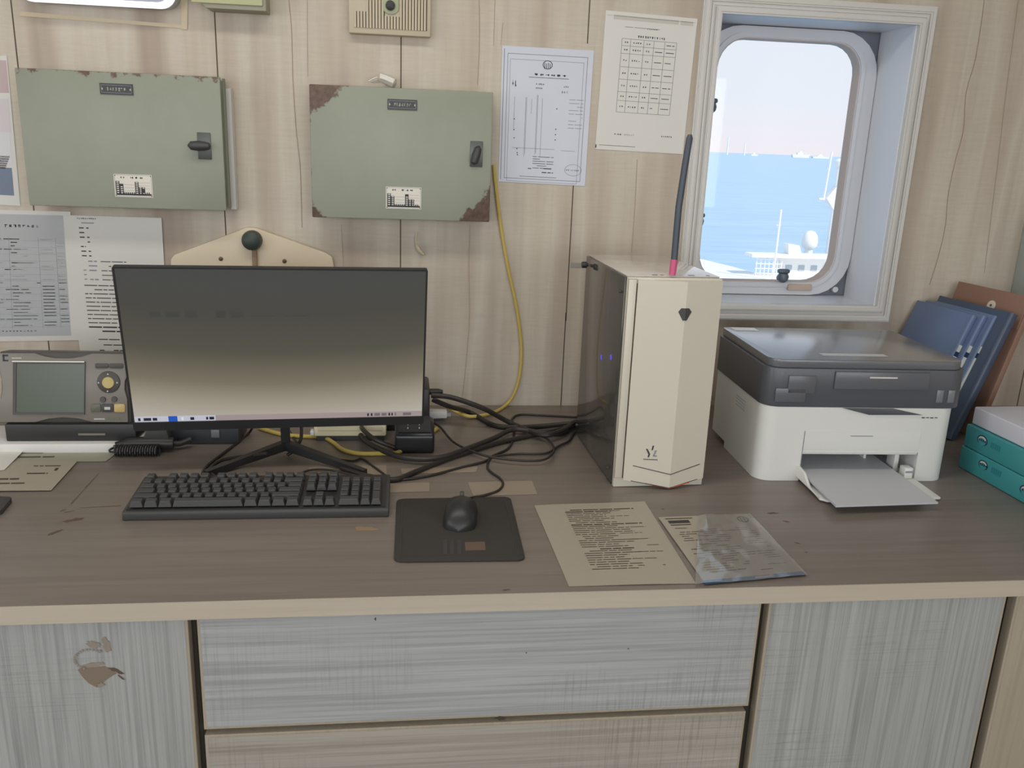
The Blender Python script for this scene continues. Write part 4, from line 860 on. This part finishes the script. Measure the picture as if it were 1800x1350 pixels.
def pack(label, z, dx, dy, m, seed, hh=.0495, logos=()):
    R = thing('paper_pack', label, 'paper pack', (c0.x+dx,c0.y+dy,z), yaw, 'paper packs right of the printer')
    mb = MB(); mb.box((0,-.297,0.0003), (.215,0,hh), m, .003, 3); mb.build('wrapper' if m is M_TEAL else 'sheets', R)
    for k, (y, zc, s) in enumerate(logos):
        mb = MB(); n = 18
        for r_, m_, h_ in ((1.0,M_NAVY,.0003),(.78,mat('logo_cream', (206,208,190), .5),.0005),(.70,M_TEAL,.0007)):
            mb.face([(-h_, y+s*.016*r_*cos(2*pi*q/n), zc+s*.011*r_*sin(2*pi*q/n)-(s*.003 if r_ < .75 else 0)) for q in range(n)], m_)
        for q in range(4): mb.face([(-.0009,y+.010-q*.006,zc-.002),(-.0009,y+.006-q*.006,zc-.002),(-.0009,y+.006-q*.006,zc+.002),(-.0009,y+.010-q*.006,zc+.002)], M_NAVY)
        for q in range(5): mb.face([(-.0004,y-.026-q*.006,zc-.006),(-.0004,y-.030-q*.006,zc-.006),(-.0004,y-.030-q*.006,zc+.006),(-.0004,y-.026-q*.006,zc+.006)], mat('teal_print', (44,128,136), .4))
        mb.build('printed_logo', R, flat=True)
    return R
pack('teal wrapped paper pack at the bottom of the stack right of the printer', DZ+.0003, 0, 0, M_TEAL, 1, logos=((-.075,.032,.9),(-.20,.026,1.0)))
pack('teal wrapped paper pack in the middle of the stack, under the white ream', DZ+.0502, .001, -.003, M_TEAL, 2, logos=((-.055,.030,1.0),(-.27,.03,.9)))
pack('loose white ream of paper on top of the two teal packs', DZ+.1002, .010, -.005, M_REAM, 3, .038)

# ------------------------------------------------------------------ papers and tape on the desk
G2 = 'sheets taped to the desk top'; rg = random.Random(33)
S = dsheet([(939,889),(1133,882),(1223,1026),(1000,1031)], M_PAPT, bulge=.001); 
for k in range(30):
    v = .09+k*.0255; b = M_INKB; u0 = .24-.0*k; wd = (.62 if k in (0,8) else .3+.22*rg.random()) 
    S.text(u0+.05*(k%7 == 0), v, u0+wd, .012 if k in (0,1,8,20) else .007, b, rg, None, .97); 
    if k%3 == 1: S.text(.62, v, .72+.2*rg.random(), .005, b, rg)
S.build('printed_sheet', 'yellowed printed sheet taped flat at the desk front right of the mouse pad', 'sheet', G2)
S = dsheet([(1157,910),(1313,905),(1417,1009),(1240,1027)], M_PAPT, Z=DZ+.0016, bulge=.001)
S.rect(.06,.03,.06+.30,.045,M_INKB); S.rect(.07,.07,.30,.12,M_INK); S.rect(.07,.14,.29,.155,M_INKB)
for k in range(14):                                         # ring logo in the sheet corner
    a, b = 2*pi*k/14, 2*pi*(k+1)/14; S.poly([(.90+.06*cos(a),.09+.055*sin(a)),(.90+.048*cos(a),.09+.043*sin(a)),(.90+.048*cos(b),.09+.043*sin(b)),(.90+.06*cos(b),.09+.055*sin(b))], M_INK)
S.rect(.875,.06,.885,.12,M_INK); S.rect(.91,.06,.92,.12,M_INK)
for k in range(22):
    v = .20+k*.033; S.text(.09+.01*(k%3), v, .5+.25*rg.random(), .008, M_INKB, rg, None, .6); S.text(.72, v, .92, .006, M_INKB, rg, None, .45)
S.build('printed_sheet', 'printed sheet with ring logo under clear film, at desk front below the case', 'sheet', G2)
# clear film over it, wrinkled, with a blue edge
mb = MB(); i = mb.mi(M_FILM); P = [D(x, y, DZ+.003) for x, y in ((1228,906),(1318,903),(1420,1011),(1222,1029))]; n = 26; rg = random.Random(2); g = []
from mathutils import noise as MN
for r in range(n+1):
    row = []
    for c_ in range(n+1):
        u, v = c_/n, r/n; p = P[0].lerp(P[1],u).lerp(P[3].lerp(P[2],u), v); k = .0012+.0022*(1-u)*(.4+v)
        q = MN.noise(V((u*7,v*4,2)))*k*.9+abs(MN.noise(V((u*2.4+v*1.2,v*1.2-u*.5,7))))*k*2.6; row.append(mb.bm.verts.new((p.x,p.y,DZ+.0032+max(0,q))))
    g.append(row)
for r in range(n):
    for c_ in range(n): mb.bm.faces.new((g[r][c_],g[r+1][c_],g[r+1][c_+1],g[r][c_+1])).material_index = i
b0_, b1_ = D(1240,1027,DZ+.003), D(1419,1010,DZ+.003); t_ = V((0,.012,0))
mb.face([V((b0_.x,b0_.y,DZ+.0031)),V((b1_.x,b1_.y,DZ+.0031)),V((b1_.x-.004,b1_.y+.011,DZ+.0031)),V((b0_.x-.002,b0_.y+.011,DZ+.0031))], mat('blue_edge', (70,104,142), .3))
tag(mb.build('plastic_sleeve', ang=180), 'wrinkled clear plastic sleeve with blue edge over the ring-logo sheet', 'sleeve')
def dpaper(px, m, label, Z=DZ+.0005, txt=(), grp=G2, name='printed_sheet', cat='sheet', th=.0006, ink=M_INKB, **k):
    S = dsheet(px, m, Z, th=th, **k); rg = random.Random(len(label))
    for u0, v, u1, h_ in txt: S.text(u0, v, u1, h_, ink, rg)
    return S.build(name, label, cat, grp)
dpaper([(-90,783),(232,778),(186,811),(-90,813)], M_PAPO, 'olive sheet lying in front of the display unit base', Z=DZ+.0008, txt=[(.38,.3,.52,.10),(.40,.5,.56,.06),(.40,.72,.64,.07),(.58,.40,.62,.08)])
dpaper([(-90,812),(136,811),(90,862),(-90,864)], M_PAPT, 'yellowed sheet at left edge, second from the display unit', Z=DZ+.0022, txt=[(.68,.16,.9,.03),(.66,.42,.84,.04),(.4,.6,.62,.05),(.4,.75,.7,.04),(.76,.25,.9,.1)])
dpaper([(-90,788),(43,791),(8,826),(-90,836)], M_PAPER, 'plain white sheet corner at left edge on the olive sheet', Z=DZ+.004)
mb = MB(); q = [D(x, y) for x, y in ((-60,915),(3,906),(23,881),(-60,878))]; mb.prism(smooth_quad(q, .008), 'z', DZ+.0004, DZ+.009, M_DARK, .001); tag(mb.build('phone'), 'dark rounded device corner at left edge of the desk', 'phone')
MS = mat('tape_on_desk', (152,138,122), .25)
G3 = 'tape strips on the desk top'
def dtape(px, label): S = dsheet(px, MS, DZ+.0004, th=.0003, n=2); return S.build('tape_strip', label, 'tape', G3)
S = dsheet([(542,822),(679,818),(681,840),(546,843)], MS, DZ+.0004, th=.0003, n=2); S.text(.1,.5,.3,.12,M_INKB,random.Random(3)); S.text(.15,.75,.4,.1,M_INKB,random.Random(4)); S.build('tape_strip', 'printed tape label behind the keyboard, under the right monitor leg', 'label', G3)
dtape([(705,824),(840,820),(837,830),(706,833)], 'narrow tape strip behind the keyboard right corner, under the cables')
dtape([(686,850),(755,848),(755,864),(685,866)], 'tape strip between the keyboard and the mouse pad back edge')
dtape([(822,848),(935,845),(945,869),(832,872)], 'wide tape strip behind the mouse pad, crossed by the mouse cable')

# ------------------------------------------------------------------ cables
GC = 'black cables on the desk'
def cable(pts, r, label, m=M_CAB, lift=0, grp=GC, cat='cable', name='cable'):
    P = []
    for q in pts:
        if len(q) == 2: P.append(D(q[0], q[1], DZ+r+lift+.0003))
        elif q[2] == 'z': P.append(D(q[0], q[1], DZ+q[3]))
        else: P.append(W(q[0], q[1], q[2]))
    mb = MB(); mb.tube(P, r, m, 8); return tag(mb.build(name), label, cat, grp)
cable([(868,290,-.006),(872,330,-.008),(880,395,-.008),(893,470,-.010),(907,535,-.010),(916,600,-.010),(915,650,-.012),(905,690,-.014),(888,713,-.022),(862,727,'z',.006),(826,732,'z',.008),(797,721,'z',.02),(768,703,'z',.05)], .0042, 'yellow cable hanging down the wall right of the rust-cornered cabinet', M_YEL, grp='yellow cables', name='yellow_cable')
cable([(455,752),(494,763),(530,767),(566,768),(586,778),(602,790),(630,797),(672,797),(700,795),(745,770),(770,752)], .0046, 'yellow cable lying in a loop under the white adapter', M_YEL, grp='yellow cables', name='yellow_cable')
cable([(758,695,-.19),(785,697,-.19),(809,703,-.20),(852,719,-.20),(901,745,'z',.008),(953,764),(988,757),(1011,742,'z',.02),(1050,738,'z',.03)], .0058, 'thick black cable arching highest out of the black box to the case', lift=.0125)
cable([(760,702,-.17),(789,714,-.17),(826,725,'z',.01),(867,747),(904,751),(953,749),(998,745,'z',.012),(1040,744,'z',.02)], .0058, 'thick black cable below the arching one, over the yellow cable')
cable([(622,742,'z',.03),(629,755,'z',.02),(646,778,'z',.012),(693,800),(737,807),(780,803),(823,788),(867,771),(904,755),(960,760),(1006,748),(1040,742)], .0058, 'thick black cable sagging in front of the charging cradle', lift=.0065)
cable([(632,744,'z',.03),(640,757,'z',.035),(660,773,'z',.03),(692,786,'z',.012),(700,790)], .005, 'short thick black cable running to the charging cradle left side', lift=0)
cable([(600,822),(622,830),(647,837),(693,843),(728,830),(780,809),(838,790),(881,777),(939,765),(988,762),(1002,752),(1020,744),(1045,738)], .0052, 'black power cable from behind keyboard right end to the case', lift=.0005)
cable([(640,839),(693,844),(751,837),(809,822),(852,811),(867,801),(893,788),(903,768),(902,748),(899,738),(913,729),(953,730),(1009,733),(1045,734)], .0026, 'thin black cable winding from keyboard corner up behind the desk to case', lift=.0)
cable([(758,741),(774,751),(797,777),(832,794),(867,804),(924,810),(959,807),(974,791),(965,774),(948,765),(925,758)], .0026, 'thin black cable from the white plug ending in a wide loop', lift=.0085)
cable([(867,802),(910,798),(959,797),(982,784),(1000,775),(1010,760),(1030,748)], .0026, 'thin black cable rising to the front bottom of case glass', lift=.002)
cable([(870,799),(860,808),(857,822),(866,832),(878,840),(884,850),(876,862),(853,870),(832,874),(820,878,'z',.016)], .0024, 'thin mouse cable curving down to the mouse', lift=.0, cat='cable')
cable([(446,748,'z',.03),(436,763),(411,783),(367,816),(356,832),(362,838),(390,836)], .0026, 'thin black cable left of the left monitor leg', lift=.0)
cable([(470,797,'z',.03),(440,801,'z',.02),(394,808,'z',.012),(370,823),(377,837),(400,841),(428,835),(441,843)], .0034, 'black cable looping round the end of the left monitor leg', lift=.002)
cable([(508,756),(528,784),(561,801),(617,810),(636,806),(658,821),(681,838)], .0022, 'thin kinked black cable behind the right monitor leg', lift=.0)
cable([(529,748,'z',.05),(530,757,'z',.04),(528,774,'z',.025),(517,791,'z',.012),(505,800)], .0036, 'short black cable dropping beside the monitor pole')
cable([(512,842),(542,827),(578,826),(608,832),(640,839)], .0024, 'thin black cable arching behind the keyboard middle', lift=.003)

# ------------------------------------------------------------------ light
w = bpy.data.worlds.new('sky'); SC.world = w; w.use_nodes = True; nt = w.node_tree; bg = nt.nodes['Background']
tc = nt.nodes.new('ShaderNodeTexCoord'); sp_ = nt.nodes.new('ShaderNodeSeparateXYZ'); nt.links.new(tc.outputs['Generated'], sp_.inputs[0])
c_ = ramp(nt, sp_.outputs[2], [(0,(246,242,250)), (.05,(238,244,254)), (.3,(226,240,255)), (1,(160,200,242))]); nt.links.new(c_, bg.inputs[0]); bg.inputs[1].default_value = .97
def area(name, loc, rot, sx_, sy_, e, col):
    l = bpy.data.lights.new(name, 'AREA'); l.shape = 'RECTANGLE'; l.size = sx_; l.size_y = sy_; l.energy = e; l.color = col
    o = bpy.data.objects.new(name, l); COL.objects.link(o); o.location = loc; o.rotation_euler = rot; return o
DAY = (.93,.97,1.0)
for k, (a, b) in enumerate(xs): area('rear_window_daylight', ((a+b)/2, YB-.03, 1.475), (radians(90),0,0), b-a, .95, 13.5, DAY)
area('side_window_daylight', (XL-.03, (WL[0]+WL[1])/2, 1.45), (0,radians(-90),0), 1.0, 2.2, 16, DAY)
area('ceiling_lamp', (-.2,-.95,ZC-.02), (0,0,0), 1.6, .25, 9.2, (1.0,.96,.9))
s = bpy.data.lights.new('sun', 'SUN'); s.energy = 3.0; s.angle = .01; s.color = (1,.97,.92); so = bpy.data.objects.new('sun', s); COL.objects.link(so); so.rotation_euler = V((-.35,.5,-.62)).to_track_quat('-Z','Y').to_euler()
SC.view_settings.view_transform = 'Standard'; SC.view_settings.look = 'None'; SC.view_settings.gamma = 1; SC.view_settings.exposure = 0; SC.view_settings.use_curve_mapping = False
SC.cycles.use_denoising = True; SC.cycles.max_bounces = 8; SC.cycles.transparent_max_bounces = 12; SC.cycles.caustics_reflective = False; SC.cycles.caustics_refractive = False
